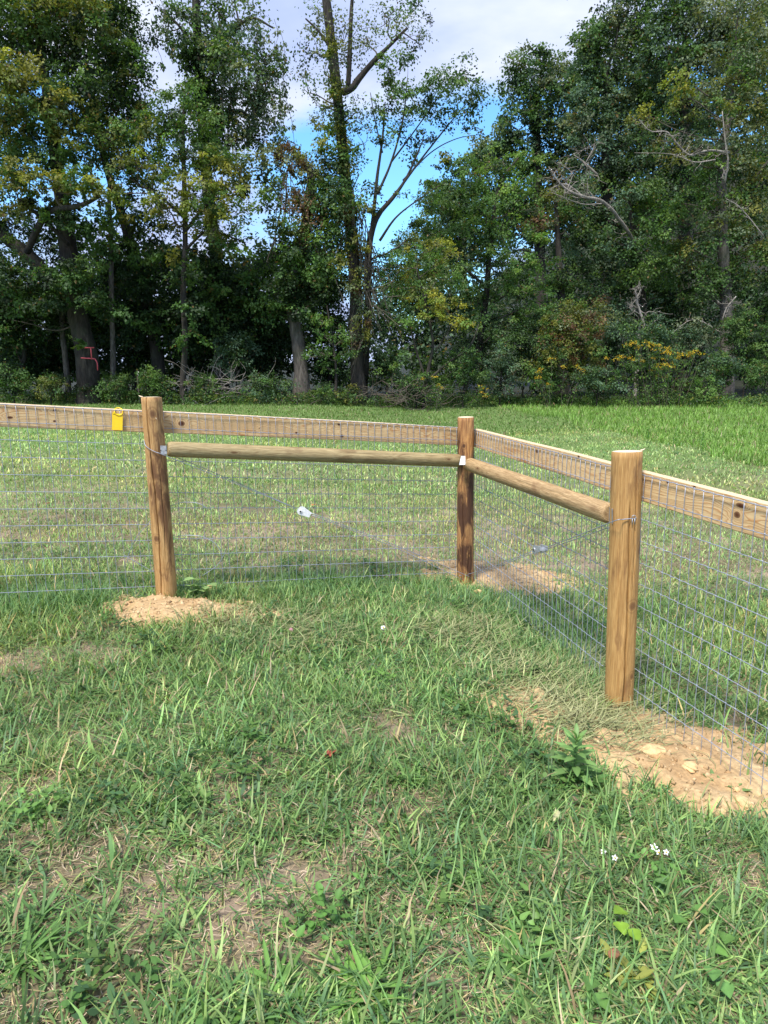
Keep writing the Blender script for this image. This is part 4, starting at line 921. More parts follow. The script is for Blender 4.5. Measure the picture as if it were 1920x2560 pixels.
# fill of the left understory: separate young trees in the shade
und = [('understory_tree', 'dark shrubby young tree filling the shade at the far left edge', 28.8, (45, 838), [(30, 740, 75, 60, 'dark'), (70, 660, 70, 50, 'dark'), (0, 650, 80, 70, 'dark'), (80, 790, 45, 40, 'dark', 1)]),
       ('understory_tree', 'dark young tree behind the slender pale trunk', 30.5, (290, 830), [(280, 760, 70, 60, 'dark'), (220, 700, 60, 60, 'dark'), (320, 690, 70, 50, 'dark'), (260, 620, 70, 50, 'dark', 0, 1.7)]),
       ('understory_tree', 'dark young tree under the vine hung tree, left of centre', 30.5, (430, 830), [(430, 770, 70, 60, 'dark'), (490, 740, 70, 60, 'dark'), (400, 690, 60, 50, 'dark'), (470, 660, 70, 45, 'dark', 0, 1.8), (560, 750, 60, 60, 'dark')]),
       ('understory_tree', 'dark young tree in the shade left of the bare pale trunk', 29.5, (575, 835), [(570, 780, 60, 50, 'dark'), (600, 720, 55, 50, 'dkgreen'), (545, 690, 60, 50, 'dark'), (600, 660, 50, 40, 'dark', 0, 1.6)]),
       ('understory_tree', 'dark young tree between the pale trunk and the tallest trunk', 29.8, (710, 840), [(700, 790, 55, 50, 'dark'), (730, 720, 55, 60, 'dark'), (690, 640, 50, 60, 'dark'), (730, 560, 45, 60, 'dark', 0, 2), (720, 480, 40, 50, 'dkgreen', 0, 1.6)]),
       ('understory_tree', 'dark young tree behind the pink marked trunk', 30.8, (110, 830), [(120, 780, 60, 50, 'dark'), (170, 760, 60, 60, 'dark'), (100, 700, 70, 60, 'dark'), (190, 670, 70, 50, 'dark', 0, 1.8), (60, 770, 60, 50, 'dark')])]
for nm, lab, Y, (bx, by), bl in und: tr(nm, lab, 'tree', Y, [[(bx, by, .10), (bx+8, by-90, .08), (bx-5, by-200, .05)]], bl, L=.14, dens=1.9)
tr('sapling_tree', 'light green sapling with layered leafy sprays left of the tallest trunk', 'tree', 26.6, [[(722, 868, .05), (726, 800, .045), (716, 720, .035), (706, 660, .02)]],
   [(690, 690, 34, 14, 'bright', 0, 2.3, .6), (728, 700, 30, 14, 'bright', 0, 2.1, .6), (700, 725, 44, 14, 'bright', -.2, 2.2, .7), (690, 760, 36, 16, 'bright', 0, 2.3, .7), (735, 765, 34, 20, 'green', 0, 2.2, .7), (710, 795, 36, 18, 'green', 0, 2.0, .7), (740, 735, 24, 14, 'bright', 0, 1.8, .6), (666, 770, 16, 10, 'bright', -.2, 1.5, .4)], L=.10)
def more(e, Y, bl, L=.13, dens=1.4, name='low_sprays'):
    acc = Acc(); pm = Y/(.864*FPX)
    for px, py, rx, rz, pal in bl:
        c = M(px, py, Y+R.normal(0, .2)); leaves(acc, c, int(1.9*dens*PI*rx*rz*pm*pm/(.3*L*L)), rx*pm, min(rx*pm, .9), rz*pm, pal, L)
    k = acc.build(name, M_leaf, e); k['kind'] = 'stuff'
more(t1, 26.2, [(175, 640, 60, 30, 'dkgreen'), (130, 600, 70, 30, 'dkgreen'), (100, 660, 60, 26, 'dark'), (175, 745, 14, 26, 'green'), (60, 450, 70, 30, 'mixed'), (150, 340, 70, 34, 'mixed'), (110, 250, 60, 34, 'mixed'), (40, 255, 60, 40, 'olive'), (170, 180, 60, 40, 'dkgreen'), (190, 30, 60, 50, 'mixed'), (10, 40, 70, 50, 'dkgreen'), (190, 590, 60, 34, 'dkgreen'), (230, 670, 40, 26, 'dark'), (30, 580, 60, 40, 'dark'), (150, 480, 50, 30, 'dark'), (220, 480, 50, 30, 'dkgreen'), (40, 640, 60, 40, 'dkgreen'), (120, 440, 50, 20, 'mixed')])
more(t4, 27.6, [(330, 690, 50, 26, 'dark'), (290, 600, 50, 30, 'dark'), (320, 540, 60, 26, 'dkgreen'), (300, 640, 40, 26, 'dark'), (370, 560, 40, 26, 'dark'), (250, 540, 50, 30, 'dkgreen'), (270, 480, 50, 24, 'mixed'), (280, 200, 40, 50, 'mixed'), (250, 120, 50, 40, 'green'), (300, 120, 30, 34, 'dkgreen'), (310, 250, 40, 30, 'mixed'), (255, 20, 40, 50, 'dkgreen')])
more(t5, 28.4, [(x, y, 44, 30, q) for x in range(240, 620, 62) for y, q in ((600, 'dark'), (660, 'dark'), (720, 'dark'))], dens=1.1)
more(t5, 27.8, [(480, 600, 60, 30, 'dark'), (430, 560, 50, 30, 'dark'), (470, 650, 60, 36, 'dkgreen'), (540, 640, 50, 36, 'dkgreen'), (480, 540, 40, 26, 'mixed'), (440, 660, 40, 40, 'dark'), (560, 600, 40, 30, 'dkgreen'), (520, 400, 34, 30, 'mixed'), (470, 350, 40, 30, 'green'), (460, 240, 34, 30, 'dkgreen'), (500, 130, 60, 50, 'grey'), (410, 100, 30, 40, 'dkgreen')])
more(t7, 26.9, [(640, 560, 34, 30, 'green'), (630, 610, 40, 26, 'dkgreen'), (660, 680, 30, 20, 'dark'), (680, 590, 40, 30, 'green'), (620, 500, 34, 26, 'mixed'), (700, 580, 40, 40, 'dkgreen'), (710, 430, 34, 40, 'dkgreen')])
more(t6, 25.9, [(395, 600, 40, 26, 'dkgreen'), (400, 680, 34, 20, 'dark'), (390, 560, 40, 24, 'mixed'), (410, 740, 34, 20, 'dkgreen')], dens=1.1)
more(t7, 27.4, [(560, 350, 40, 30, 'mixed'), (585, 400, 30, 40, 'grey'), (570, 460, 34, 40, 'green'), (590, 520, 30, 30, 'mixed'), (560, 560, 34, 30, 'dkgreen')], dens=.8)
more(t8, 26.4, [(700, 300, 26, 30, 'mixed'), (795, 440, 26, 40, 'mixed'), (720, 400, 22, 40, 'grey'), (720, 490, 24, 40, 'dkgreen'), (730, 570, 26, 40, 'mixed'), (735, 250, 22, 30, 'mixed'), (728, 180, 18, 34, 'mixed'), (718, 110, 16, 30, 'mixed'), (750, 340, 24, 40, 'mixed'), (740, 430, 26, 40, 'dkgreen'), (775, 520, 24, 40, 'mixed'), (768, 620, 22, 40, 'brown'), (785, 700, 20, 40, 'brown'), (755, 480, 26, 30, 'brown'), (712, 340, 24, 34, 'dkgreen')], L=.11, dens=.9)
# ---------------- right side
tr('locust_tree', 'bright green feathery tree right of the open branched tree', 'tree', 30.5,
   [[(1040, 850, .16), (1035, 760, .14), (1050, 640, .12), (1060, 520, .10), (1080, 400, .06), (1120, 340, .03)], [(1050, 620, .06), (980, 560, .04), (930, 520, .03)], [(1055, 580, .06), (1120, 540, .04), (1180, 560, .03)]],
   [(1100, 335, 60, 18, 'bright', 0, 1.9), (1160, 330, 42, 12, 'bright', -.3, 1.6), (1060, 360, 60, 26, 'green', 0, 2.2), (1090, 400, 75, 34, 'bright', -.3, 2.3), (1010, 400, 50, 36, 'green', 0, 2.3), (1040, 450, 80, 36, 'green', -.3, 2.4), (960, 440, 55, 36, 'green', 0, 2.3), (1120, 450, 50, 34, 'green', -.2, 2.2), (1000, 500, 80, 34, 'green', -.2, 2.4), (1090, 510, 60, 34, 'green', -.3, 2.4),
    (1060, 560, 90, 34, 'green', -.5, 2.5), (1150, 570, 70, 26, 'bright', -.6, 2.2), (1180, 520, 36, 16, 'bright', -.8, 1.7), (1110, 620, 90, 34, 'green', -.6, 2.4), (1030, 640, 80, 36, 'green', -.2, 2.5), (1160, 670, 60, 34, 'green', -.4, 2.5), (1080, 700, 80, 40, 'green', -.2, 2.6), (920, 500, 50, 26, 'green', 0, 1.8), (1100, 770, 70, 50, 'dark', 0, 2.5), (1030, 760, 60, 50, 'dark', .3, 2.5)], L=.125, dens=1.05)
tr('spicebush_tree', 'yellow green small tree at the wood edge with crooked low stems', 'tree', 26.8,
   [[(915, 862, .07), (925, 800, .06), (935, 740, .05), (920, 660, .04), (900, 580, .025)], [(918, 830, .05), (960, 790, .045), (1005, 758, .04), (1022, 735, .03), (1034, 700, .02)], [(920, 820, .045), (900, 760, .035), (885, 700, .025)], [(940, 760, .03), (980, 700, .02), (1010, 690, .012)]],
   [(920, 530, 60, 22, 'yellow', 0, 1.9, .9), (970, 545, 60, 24, 'yellow', .2, 1.8, .9), (880, 560, 45, 26, 'bright', .3, 2.1, .9), (905, 600, 60, 28, 'olive', .4, 2.3, .9), (920, 640, 52, 22, 'yellow', -.3, 2.4, .8), (960, 660, 50, 20, 'yellow', -.2, 2.2, .8), (925, 690, 48, 20, 'yellow', -.3, 2.2, .8), (1010, 700, 30, 12, 'yellow', -.6, 2.2, .5), (990, 690, 30, 14, 'yellow', -.4, 1.9, .5), (880, 700, 40, 16, 'bright', -.1, 1.9, .6),
    (850, 620, 45, 40, 'bright', .5, 2.2), (860, 690, 40, 40, 'dkgreen', .6, 2.2), (960, 600, 60, 30, 'bright', .5, 2.1), (830, 570, 36, 36, 'green', .6, 1.8)], L=.10)
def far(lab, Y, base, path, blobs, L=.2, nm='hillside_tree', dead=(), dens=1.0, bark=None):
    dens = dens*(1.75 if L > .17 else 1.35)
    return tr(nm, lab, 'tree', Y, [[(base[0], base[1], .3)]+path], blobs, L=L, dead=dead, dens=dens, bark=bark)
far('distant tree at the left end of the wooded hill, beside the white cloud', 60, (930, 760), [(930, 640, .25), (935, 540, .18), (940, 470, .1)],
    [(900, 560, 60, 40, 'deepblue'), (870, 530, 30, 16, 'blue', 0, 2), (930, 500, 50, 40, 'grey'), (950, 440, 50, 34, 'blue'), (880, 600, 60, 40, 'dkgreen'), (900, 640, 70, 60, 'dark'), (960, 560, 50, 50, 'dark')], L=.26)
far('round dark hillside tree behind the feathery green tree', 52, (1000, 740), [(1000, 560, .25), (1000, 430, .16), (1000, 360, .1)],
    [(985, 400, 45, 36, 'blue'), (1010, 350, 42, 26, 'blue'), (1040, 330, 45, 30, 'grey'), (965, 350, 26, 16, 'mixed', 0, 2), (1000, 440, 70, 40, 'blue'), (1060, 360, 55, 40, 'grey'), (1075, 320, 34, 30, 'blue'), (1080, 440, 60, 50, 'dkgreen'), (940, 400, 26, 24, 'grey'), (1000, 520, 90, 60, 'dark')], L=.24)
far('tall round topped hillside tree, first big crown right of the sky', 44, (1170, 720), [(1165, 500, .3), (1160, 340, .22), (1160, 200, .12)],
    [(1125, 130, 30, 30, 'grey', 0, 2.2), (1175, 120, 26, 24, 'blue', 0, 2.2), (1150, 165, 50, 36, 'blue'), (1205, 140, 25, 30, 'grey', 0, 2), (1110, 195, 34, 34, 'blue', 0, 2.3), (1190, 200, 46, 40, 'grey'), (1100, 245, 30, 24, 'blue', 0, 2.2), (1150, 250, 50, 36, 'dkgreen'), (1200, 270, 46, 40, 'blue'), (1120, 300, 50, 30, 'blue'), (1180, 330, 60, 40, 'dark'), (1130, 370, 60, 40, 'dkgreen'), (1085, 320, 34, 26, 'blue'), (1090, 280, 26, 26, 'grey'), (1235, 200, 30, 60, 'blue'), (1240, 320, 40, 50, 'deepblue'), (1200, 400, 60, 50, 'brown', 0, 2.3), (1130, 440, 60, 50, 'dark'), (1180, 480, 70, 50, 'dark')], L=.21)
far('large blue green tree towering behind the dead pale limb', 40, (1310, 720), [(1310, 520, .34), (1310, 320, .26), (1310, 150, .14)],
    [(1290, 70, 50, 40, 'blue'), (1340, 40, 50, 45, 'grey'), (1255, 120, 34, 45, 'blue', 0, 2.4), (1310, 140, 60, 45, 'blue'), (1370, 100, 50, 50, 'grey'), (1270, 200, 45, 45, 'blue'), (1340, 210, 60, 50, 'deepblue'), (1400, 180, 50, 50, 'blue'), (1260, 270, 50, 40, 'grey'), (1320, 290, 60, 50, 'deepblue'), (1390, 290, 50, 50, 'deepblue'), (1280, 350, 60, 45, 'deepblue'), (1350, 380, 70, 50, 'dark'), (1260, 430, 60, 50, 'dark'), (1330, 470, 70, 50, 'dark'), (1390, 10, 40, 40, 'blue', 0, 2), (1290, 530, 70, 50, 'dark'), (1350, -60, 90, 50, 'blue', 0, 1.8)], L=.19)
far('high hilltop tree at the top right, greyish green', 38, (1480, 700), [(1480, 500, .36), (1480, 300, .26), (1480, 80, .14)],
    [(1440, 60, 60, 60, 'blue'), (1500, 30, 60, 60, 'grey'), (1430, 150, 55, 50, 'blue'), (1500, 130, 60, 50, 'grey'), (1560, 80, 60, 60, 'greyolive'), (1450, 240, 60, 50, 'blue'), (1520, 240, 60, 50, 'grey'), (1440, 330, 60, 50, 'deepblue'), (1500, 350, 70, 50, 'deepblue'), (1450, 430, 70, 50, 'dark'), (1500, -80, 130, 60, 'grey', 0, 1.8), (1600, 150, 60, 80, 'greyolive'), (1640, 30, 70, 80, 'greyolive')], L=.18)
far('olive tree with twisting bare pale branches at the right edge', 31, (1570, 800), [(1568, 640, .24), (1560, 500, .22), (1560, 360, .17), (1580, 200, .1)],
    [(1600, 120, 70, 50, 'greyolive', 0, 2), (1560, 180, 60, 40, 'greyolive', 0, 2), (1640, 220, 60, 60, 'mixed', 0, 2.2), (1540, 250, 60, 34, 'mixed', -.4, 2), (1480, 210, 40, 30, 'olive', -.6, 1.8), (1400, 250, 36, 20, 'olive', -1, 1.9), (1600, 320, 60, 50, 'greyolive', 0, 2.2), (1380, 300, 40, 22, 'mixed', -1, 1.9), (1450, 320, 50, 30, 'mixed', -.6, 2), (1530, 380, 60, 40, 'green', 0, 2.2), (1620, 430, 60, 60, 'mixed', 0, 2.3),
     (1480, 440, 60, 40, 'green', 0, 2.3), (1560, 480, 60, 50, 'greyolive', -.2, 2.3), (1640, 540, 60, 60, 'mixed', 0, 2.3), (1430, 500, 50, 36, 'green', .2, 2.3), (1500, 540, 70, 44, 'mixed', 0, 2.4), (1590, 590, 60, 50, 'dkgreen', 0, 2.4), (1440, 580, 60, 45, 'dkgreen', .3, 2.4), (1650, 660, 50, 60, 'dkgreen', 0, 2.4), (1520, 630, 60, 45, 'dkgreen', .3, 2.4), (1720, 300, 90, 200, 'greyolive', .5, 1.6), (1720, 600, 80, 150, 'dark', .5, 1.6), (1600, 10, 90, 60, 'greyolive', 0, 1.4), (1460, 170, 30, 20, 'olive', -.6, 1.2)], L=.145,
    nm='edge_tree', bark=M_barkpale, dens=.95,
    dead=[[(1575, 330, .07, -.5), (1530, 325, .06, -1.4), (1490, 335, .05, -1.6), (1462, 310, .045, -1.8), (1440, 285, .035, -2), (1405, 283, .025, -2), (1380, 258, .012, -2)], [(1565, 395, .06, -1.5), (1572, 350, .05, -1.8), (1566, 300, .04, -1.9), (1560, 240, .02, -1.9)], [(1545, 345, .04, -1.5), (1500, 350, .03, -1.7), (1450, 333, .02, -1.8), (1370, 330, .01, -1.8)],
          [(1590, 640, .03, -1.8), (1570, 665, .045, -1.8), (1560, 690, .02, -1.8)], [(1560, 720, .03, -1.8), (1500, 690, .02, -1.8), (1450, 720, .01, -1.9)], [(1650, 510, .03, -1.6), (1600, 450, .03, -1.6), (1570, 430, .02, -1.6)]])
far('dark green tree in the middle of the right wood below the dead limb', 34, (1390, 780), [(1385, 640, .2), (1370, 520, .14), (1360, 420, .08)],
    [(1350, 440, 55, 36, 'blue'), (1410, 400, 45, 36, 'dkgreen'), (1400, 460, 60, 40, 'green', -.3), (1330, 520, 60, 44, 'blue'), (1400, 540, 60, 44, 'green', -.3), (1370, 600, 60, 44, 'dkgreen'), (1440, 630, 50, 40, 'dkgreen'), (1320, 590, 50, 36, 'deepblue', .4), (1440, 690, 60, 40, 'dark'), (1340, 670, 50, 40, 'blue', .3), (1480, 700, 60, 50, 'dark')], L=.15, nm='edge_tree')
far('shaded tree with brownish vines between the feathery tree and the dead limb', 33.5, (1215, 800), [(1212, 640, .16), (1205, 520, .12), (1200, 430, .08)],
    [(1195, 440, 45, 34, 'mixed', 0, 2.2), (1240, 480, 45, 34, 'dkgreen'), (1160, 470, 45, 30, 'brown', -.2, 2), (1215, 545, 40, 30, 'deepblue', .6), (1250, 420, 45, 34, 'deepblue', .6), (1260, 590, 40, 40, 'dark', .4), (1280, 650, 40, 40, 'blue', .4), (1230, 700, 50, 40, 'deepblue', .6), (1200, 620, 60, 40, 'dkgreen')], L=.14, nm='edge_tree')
def deadtree(nm, lab, Y, paths):
    P = M(paths[0][0][0], paths[0][0][1], Y); gz = float(ground(P[0], P[1])); e = empty(nm, (P[0], P[1], gz)); tag(e, lab, 'dead tree')
    for i, path in enumerate(paths):
        m = MB(); Q = [M(p[0], p[1], Y+(p[3] if len(p) > 3 else 0)) for p in path]
        if i == 0: Q = [np.array([P[0], P[1], gz-.2])]+Q; r_ = [path[0][2]]+[p[2] for p in path]
        else: r_ = [p[2] for p in path]
        Q, rr = smooth_path(Q, r_, 6, .12); m.tube(Q, rr, 6)
        for k in range(3, len(Q)-1, 2):
            if i == 0 and Q[k][2] < gz+3: continue
            dd = R.normal(0, 1, 3); dd[2] += .4; dd = dd/np.linalg.norm(dd)*R.uniform(.4, 1)*min(1.1, rr[k]*16); Lb = limb(m, Q[k], Q[k]+dd, rr[k]*.4, .006, 4, .24, 3)
            for q in Lb[2::2]: limb(m, q, q+R.normal(0, .22, 3)+dd*.2, .010, .004, 3, .2, 2)
        m.build('trunk' if i == 0 else 'bare_limb', M_dead, e)
deadtree('dead_tree', 'pale dead leaning tree bare across the middle of the right wood', 32.0,
   [[(1385, 640, .08, 2.5), (1375, 540, .08, 1.6), (1335, 470, .075, .3), (1300, 435, .07, -.4), (1260, 425, .065, -.8), (1225, 410, .05, -1), (1200, 385, .035, -1.2), (1185, 360, .015, -1.3)],
    [(1260, 425, .04, -.8), (1220, 398, .03, -1), (1180, 412, .012, -1.2)], [(1300, 440, .03, -.5), (1255, 440, .02, -.8), (1190, 415, .01, -1.2)], [(1290, 378, .05, -.5), (1260, 350, .045, -.6), (1240, 335, .02, -.7)], [(1265, 352, .02, -.6), (1282, 320, .02, -.6), (1285, 300, .01, -.6)], [(1225, 410, .02, -1), (1235, 375, .015, -1), (1205, 350, .008, -1)]])
deadtree('dead_sapling', 'small bare crooked dead stem above the yellow goldenrod', 29.0, [[(1390, 720, .05), (1388, 690, .05), (1376, 650, .04), (1384, 625, .015)], [(1378, 660, .025), (1372, 630, .015), (1366, 622, .01)], [(1384, 680, .015), (1360, 665, .008)]])
# ---------------- shrubs at the foot of the wood
def shrub(nm, lab, Y, base, w, h, pal, L=.09, lay=2.6, cat='shrub', group='shrubs at the foot of the wood', n=3, extra=()):
    bx, by = base; bl = []
    rs = random.Random(int(bx*7+by))
    for i in range(n):
        t = (i+.5)/n-.5; bl.append((bx+t*w*.8, by-h*.42+rs.uniform(-.1, .1)*h, w/n*.75, h*.46, pal, rs.uniform(-.3, .3), lay, .8))
    bl.append((bx+rs.uniform(-.1, .1)*w, by-h*.72, w*.32, h*.3, pal, 0, lay, .7)); bl += list(extra)
    return tree(nm, lab, cat, Y, [[(bx, by, .025), (bx+3, by-h*.35, .02), (bx-2, by-h*.7, .012)], [(bx, by, .02), (bx-w*.2, by-h*.5, .012)], [(bx, by, .02), (bx+w*.22, by-h*.55, .012)]], bl, L=L, group=group)
SH = [('low dark shrub at the left edge under the big marked tree', 27.0, (30, 858), 110, 70, 'dkgreen'),
      ('olive weedy shrub left of the pink marked trunk', 26.6, (110, 860), 80, 56, 'mixed'),
      ('low green bush just right of the pink marked trunk', 26.6, (255, 862), 80, 60, 'dkgreen'),
      ('leafy bush standing right behind the left fence post', 26.3, (330, 868), 90, 76, 'green'),
      ('bush partly covering the brush pile above the left rail', 26.3, (450, 872), 90, 70, 'dkgreen'),
      ('pale green fine-leaved bush left of the bare pale trunk', 26.2, (580, 872), 110, 74, 'blue'),
      ('tall dark bush with small leaves over the brush pile', 27.6, (510, 820), 100, 110, 'blue'),
      ('low bush at the foot of the bare pale trunk', 26.2, (690, 874), 60, 50, 'dkgreen'),
      ('leafy low bush at the foot of the tallest trunk', 26.2, (750, 874), 60, 40, 'mixed'),
      ('weedy dark bush below the yellow green small tree', 26.6, (900, 862), 110, 60, 'dkgreen'),
      ('dense green bush right of the crooked low stems', 26.8, (1000, 858), 100, 110, 'dkgreen'),
      ('dark green bush behind the corner of the meadow', 27.5, (1080, 852), 90, 120, 'deepblue'),
      ('blue green honeysuckle bush in front of the wood, left of the goldenrod', 26.4, (1290, 856), 110, 66, 'blue'),
      ('dark bush left of the honeysuckle', 27.4, (1180, 850), 70, 90, 'dkgreen'),
      ('tall grey green bush behind the goldenrod', 28.2, (1410, 810), 120, 130, 'blue'),
      ('green bush right of the goldenrod', 27.4, (1560, 845), 100, 90, 'blue'),
      ('dark leafy bush at the right edge of the meadow', 27.2, (1650, 848), 90, 80, 'dkgreen'),
      ('wide dark bush under the olive edge tree', 28.6, (1610, 800), 120, 140, 'dkgreen'),
      ('small weedy bush right of the goldenrod stems', 26.4, (1520, 855), 70, 46, 'green'),
      ('dark bush filling the gap under the feathery tree', 28.4, (1130, 820), 110, 130, 'dark'),
      ('low dark bush in the gap between crooked stems and tallest trunk', 27.2, (835, 850), 80, 110, 'dark'),
      ('grey green bush in the shade below the bare dead stem', 29.0, (1330, 790), 110, 110, 'blue'),
      ('low dark bush hiding the foot of the slender pale trunk', 27.6, (190, 862), 80, 44, 'dark'),
      ('dark bush hiding the foot of the dead tree', 28.6, (1385, 835), 70, 110, 'dkgreen'),
      ('dark bush far right behind the edge bush', 29.5, (1500, 800), 110, 120, 'deepblue')]
for lab, Y, b, w, h, pal in SH: shrub('shrub', lab, Y, b, w, h, pal, L=.085 if Y < 27 else .10)
shrub('viney_shrub', 'reddish brown viney shrub between the honeysuckle and the feathery tree', 27.6, (1235, 842), 150, 190, 'rusty', L=.10, n=4, extra=[(1230, 700, 60, 40, 'brown', .3, 2.4, 1), (1290, 690, 50, 40, 'brown', .3, 2.2, 1), (1200, 745, 36, 26, 'mixed', -.4, 2.4, .6), (1180, 790, 40, 40, 'mixed', -.3, 2.3, .6), (1250, 740, 36, 20, 'rusty', -.5, 2.2, .6), (1200, 730, 10, 6, 'red', -.7, .8, .3), (1260, 715, 8, 5, 'red', -.7, .7, .3)])
# goldenrod
def goldenrod(lab, Y, base, heads, cat='wildflowers', grp='clumps of goldenrod'):
    P = M(*base, Y); gz = float(ground(P[0], P[1])); e = empty('goldenrod', (P[0], P[1], gz)); tag(e, lab, cat, grp)
    st = MB(); fo = Acc(); fl = Acc()
    for (x, y) in heads:
        top = M(x, y, Y+R.normal(0, .15)); b = np.array([lerp(P[0], top[0], .55)+R.normal(0, .1), Y+R.normal(0, .15), gz]); P_ = limb(st, b, top, .007, .004, 4, .05, 4)
        for q in P_[2::2]: leaves(fo, q, 9, .08, .08, .12, 'green', .13, ncl=2, crad=.12, wl=.28)
        n = 34; leaves(fl, top+[0, 0, .0], n, .14, .08, .04, 'gold', .034, ncl=6, crad=.055, flat=.6, wl=.9)
    k = st.build('stems', M_twig, e); k['kind'] = 'stuff'; k = fo.build('foliage', M_leaf, e); k['kind'] = 'stuff'; k = fl.build('flowers', M_leaf, e); k['kind'] = 'stuff'
rg = random.Random(9)
hd = [(1400+rg.gauss(0, 20), 745+rg.gauss(0, 6)) for _ in range(12)]+[(1428+rg.gauss(0, 22), 790+rg.gauss(0, 12)) for _ in range(13)]+[(1350+rg.gauss(0, 18), 773+rg.gauss(0, 5)) for _ in range(6)]+[(1460+rg.gauss(0, 25), 765+rg.gauss(0, 6)) for _ in range(12)]+[(1500+rg.gauss(0, 14), 762+rg.gauss(0, 4)) for _ in range(6)]
goldenrod('wide clump of yellow goldenrod flowering in front of the right wood', 26.0, (1430, 850), hd)
goldenrod('few yellow goldenrod heads low in the reddish viney shrub', 26.2, (1200, 850), [(1170, 797), (1164, 803), (1163, 815), (1218, 792), (1262, 800), (1256, 796), (1190, 775), (1248, 790), (1184, 830)])
goldenrod('sparse yellow wildflowers near the crooked low stems', 26.0, (950, 868), [(938, 815), (952, 838), (946, 832), (1040, 833), (1046, 840), (1043, 848), (912, 817), (1052, 855)])
# brush piles of bare twigs
def brush(lab, Y, c, w, h, n, cat='brush pile'):
    P = M(*c, Y); gz = float(ground(P[0], P[1])); e = empty('brush_pile', (P[0], P[1], gz)); tag(e, lab, cat, 'heaps of dead branches'); m = MB(); pm = Y/(.864*FPX)
    for _ in range(n):
        a = P+np.array([R.normal(0, w*.3*pm), R.normal(0, .4), 0]); a[2] = gz+R.random()*h*.5*pm
        an = R.uniform(0, PI); ln = R.uniform(.5, 1.6)*w*pm*.5; b = a+np.array([math.cos(an)*ln, R.normal(0, .3), math.sin(an)*ln*.55]); limb(m, a, b, .013, .004, 4, .14, 4)
    k = m.build('dead_branches', M_twig if 'tangle' in lab else M_dead, e); k['kind'] = 'stuff'
brush('rounded heap of bare grey branches above the left rail', 26.6, (470, 835), 130, 110, 80)
brush('tangle of dead stems at the foot of the tallest trunk and crooked stems', 26.2, (870, 860), 130, 80, 80)
brush('tangle of roots and sticks at the foot of the bare pale trunk', 26.1, (655, 872), 60, 30, 30)
e = empty('wooden_stake', tuple(G(300, 872))); tag(e, 'thin wooden survey stake with pale top behind the left fence post', 'stake'); P = M(299, 865, 26.5); gz = float(ground(P[0], P[1])); e.location = (P[0], P[1], gz)
m = MB(); tp_ = M(299, 812, 26.5); m.box((P+tp_)/2+[0, 0, -.15], [.022, 0, 0], [0, .02, 0], [0, 0, (tp_[2]-P[2])/2+.15]); m.build('stake_shaft', M_twig, e, False)
m = MB(); m.box(M(299, 807, 26.5), [.024, 0, 0], [0, .022, 0], [0, 0, .09]); m.build('stake_top', M_white, e, False)
# leaf litter and low weeds along the wood edge
def edge_weeds():
    acc = Acc(); n = 2300; x = R.uniform(-17.5, 17.5, n); y = wood_edge(x)-1.2+R.random(n)**1.3*2.4
    for xx, yy in zip(x[::3], y[::3]):
        leaves(acc, np.array([xx, yy, float(ground(xx, yy))+.12+R.random()*.18]), 34, .3, .25, .16, ('dkgreen' if xx < 1 else 'green') if R.random() < .8 else 'mixed', .085, ncl=3, crad=.2)
    return acc
tag(edge_weeds().build('edge_weeds', M_leaf), 'low mixed weeds growing along the foot of the wood', 'weeds', kind='stuff')
# the deeper wood behind: dark mass on the left bank and on the hill
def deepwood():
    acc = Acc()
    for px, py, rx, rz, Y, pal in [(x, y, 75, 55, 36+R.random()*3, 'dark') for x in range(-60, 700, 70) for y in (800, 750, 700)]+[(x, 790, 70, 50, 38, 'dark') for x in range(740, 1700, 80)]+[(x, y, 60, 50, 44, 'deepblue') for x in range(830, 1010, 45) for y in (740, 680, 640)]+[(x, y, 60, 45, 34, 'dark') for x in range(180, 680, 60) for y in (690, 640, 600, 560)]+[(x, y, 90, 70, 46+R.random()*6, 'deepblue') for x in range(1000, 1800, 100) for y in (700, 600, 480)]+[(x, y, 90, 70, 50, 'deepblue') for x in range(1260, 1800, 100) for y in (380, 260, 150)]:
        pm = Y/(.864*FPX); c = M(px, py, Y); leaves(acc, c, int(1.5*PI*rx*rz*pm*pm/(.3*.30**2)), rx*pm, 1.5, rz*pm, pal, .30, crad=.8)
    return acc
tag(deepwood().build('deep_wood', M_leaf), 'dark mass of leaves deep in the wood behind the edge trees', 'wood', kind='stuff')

# ================================================================ SMALL PLANTS AND THINGS ON THE LAWN
def heartprof(t): return (1.15*math.sqrt(max(0, min(1, (t+.02)/.22))) if t < .22 else 1.15*(1-((t-.22)/.80)**1.35))+.02
def one_leaf(e, base, az, L, W, lean, curl, col, prof=lanceprof, nseg=7, name='leaf', fold=.18, mat=None):
    b = np.array([base], float); V, F, C = ribbons(b, np.array([az]), np.array([L]), np.array([W]), np.array([lean]), np.array([curl]), nseg, np.array([col]), prof=prof, clampz=False)
    # add a midrib so that the leaf folds into a shallow V
    Vr = V.reshape(nseg+1, 2, 3); mid = Vr.mean(1); w = np.linalg.norm(Vr[:, 1]-Vr[:, 0], axis=1); mid[:, 2] -= w*fold
    V3 = np.stack([Vr[:, 0], mid, Vr[:, 1]], 1).reshape(-1, 3); F3 = []
    for k in range(nseg):
        i = 3*k; F3 += [(i, i+1, i+4, i+3), (i+1, i+2, i+5, i+4)]
    C3 = np.tile(np.array(col), (nseg+1, 3, 1)); C3[:, 1] *= 1.25
    return npmesh(name, V3, F3, C3.reshape(-1, 3), mat or M_grass, e, True)
def stem_between(e, a, b, r=.002, name='stem'):
    m = MB(); mid = lerp(np.array(a), np.array(b), .5)+R.normal(0, .08, 3)*np.linalg.norm(np.array(b)-np.array(a)); m.tube(catmull([a, mid, b], 4), r, 5); return m.build(name, M_green, e)
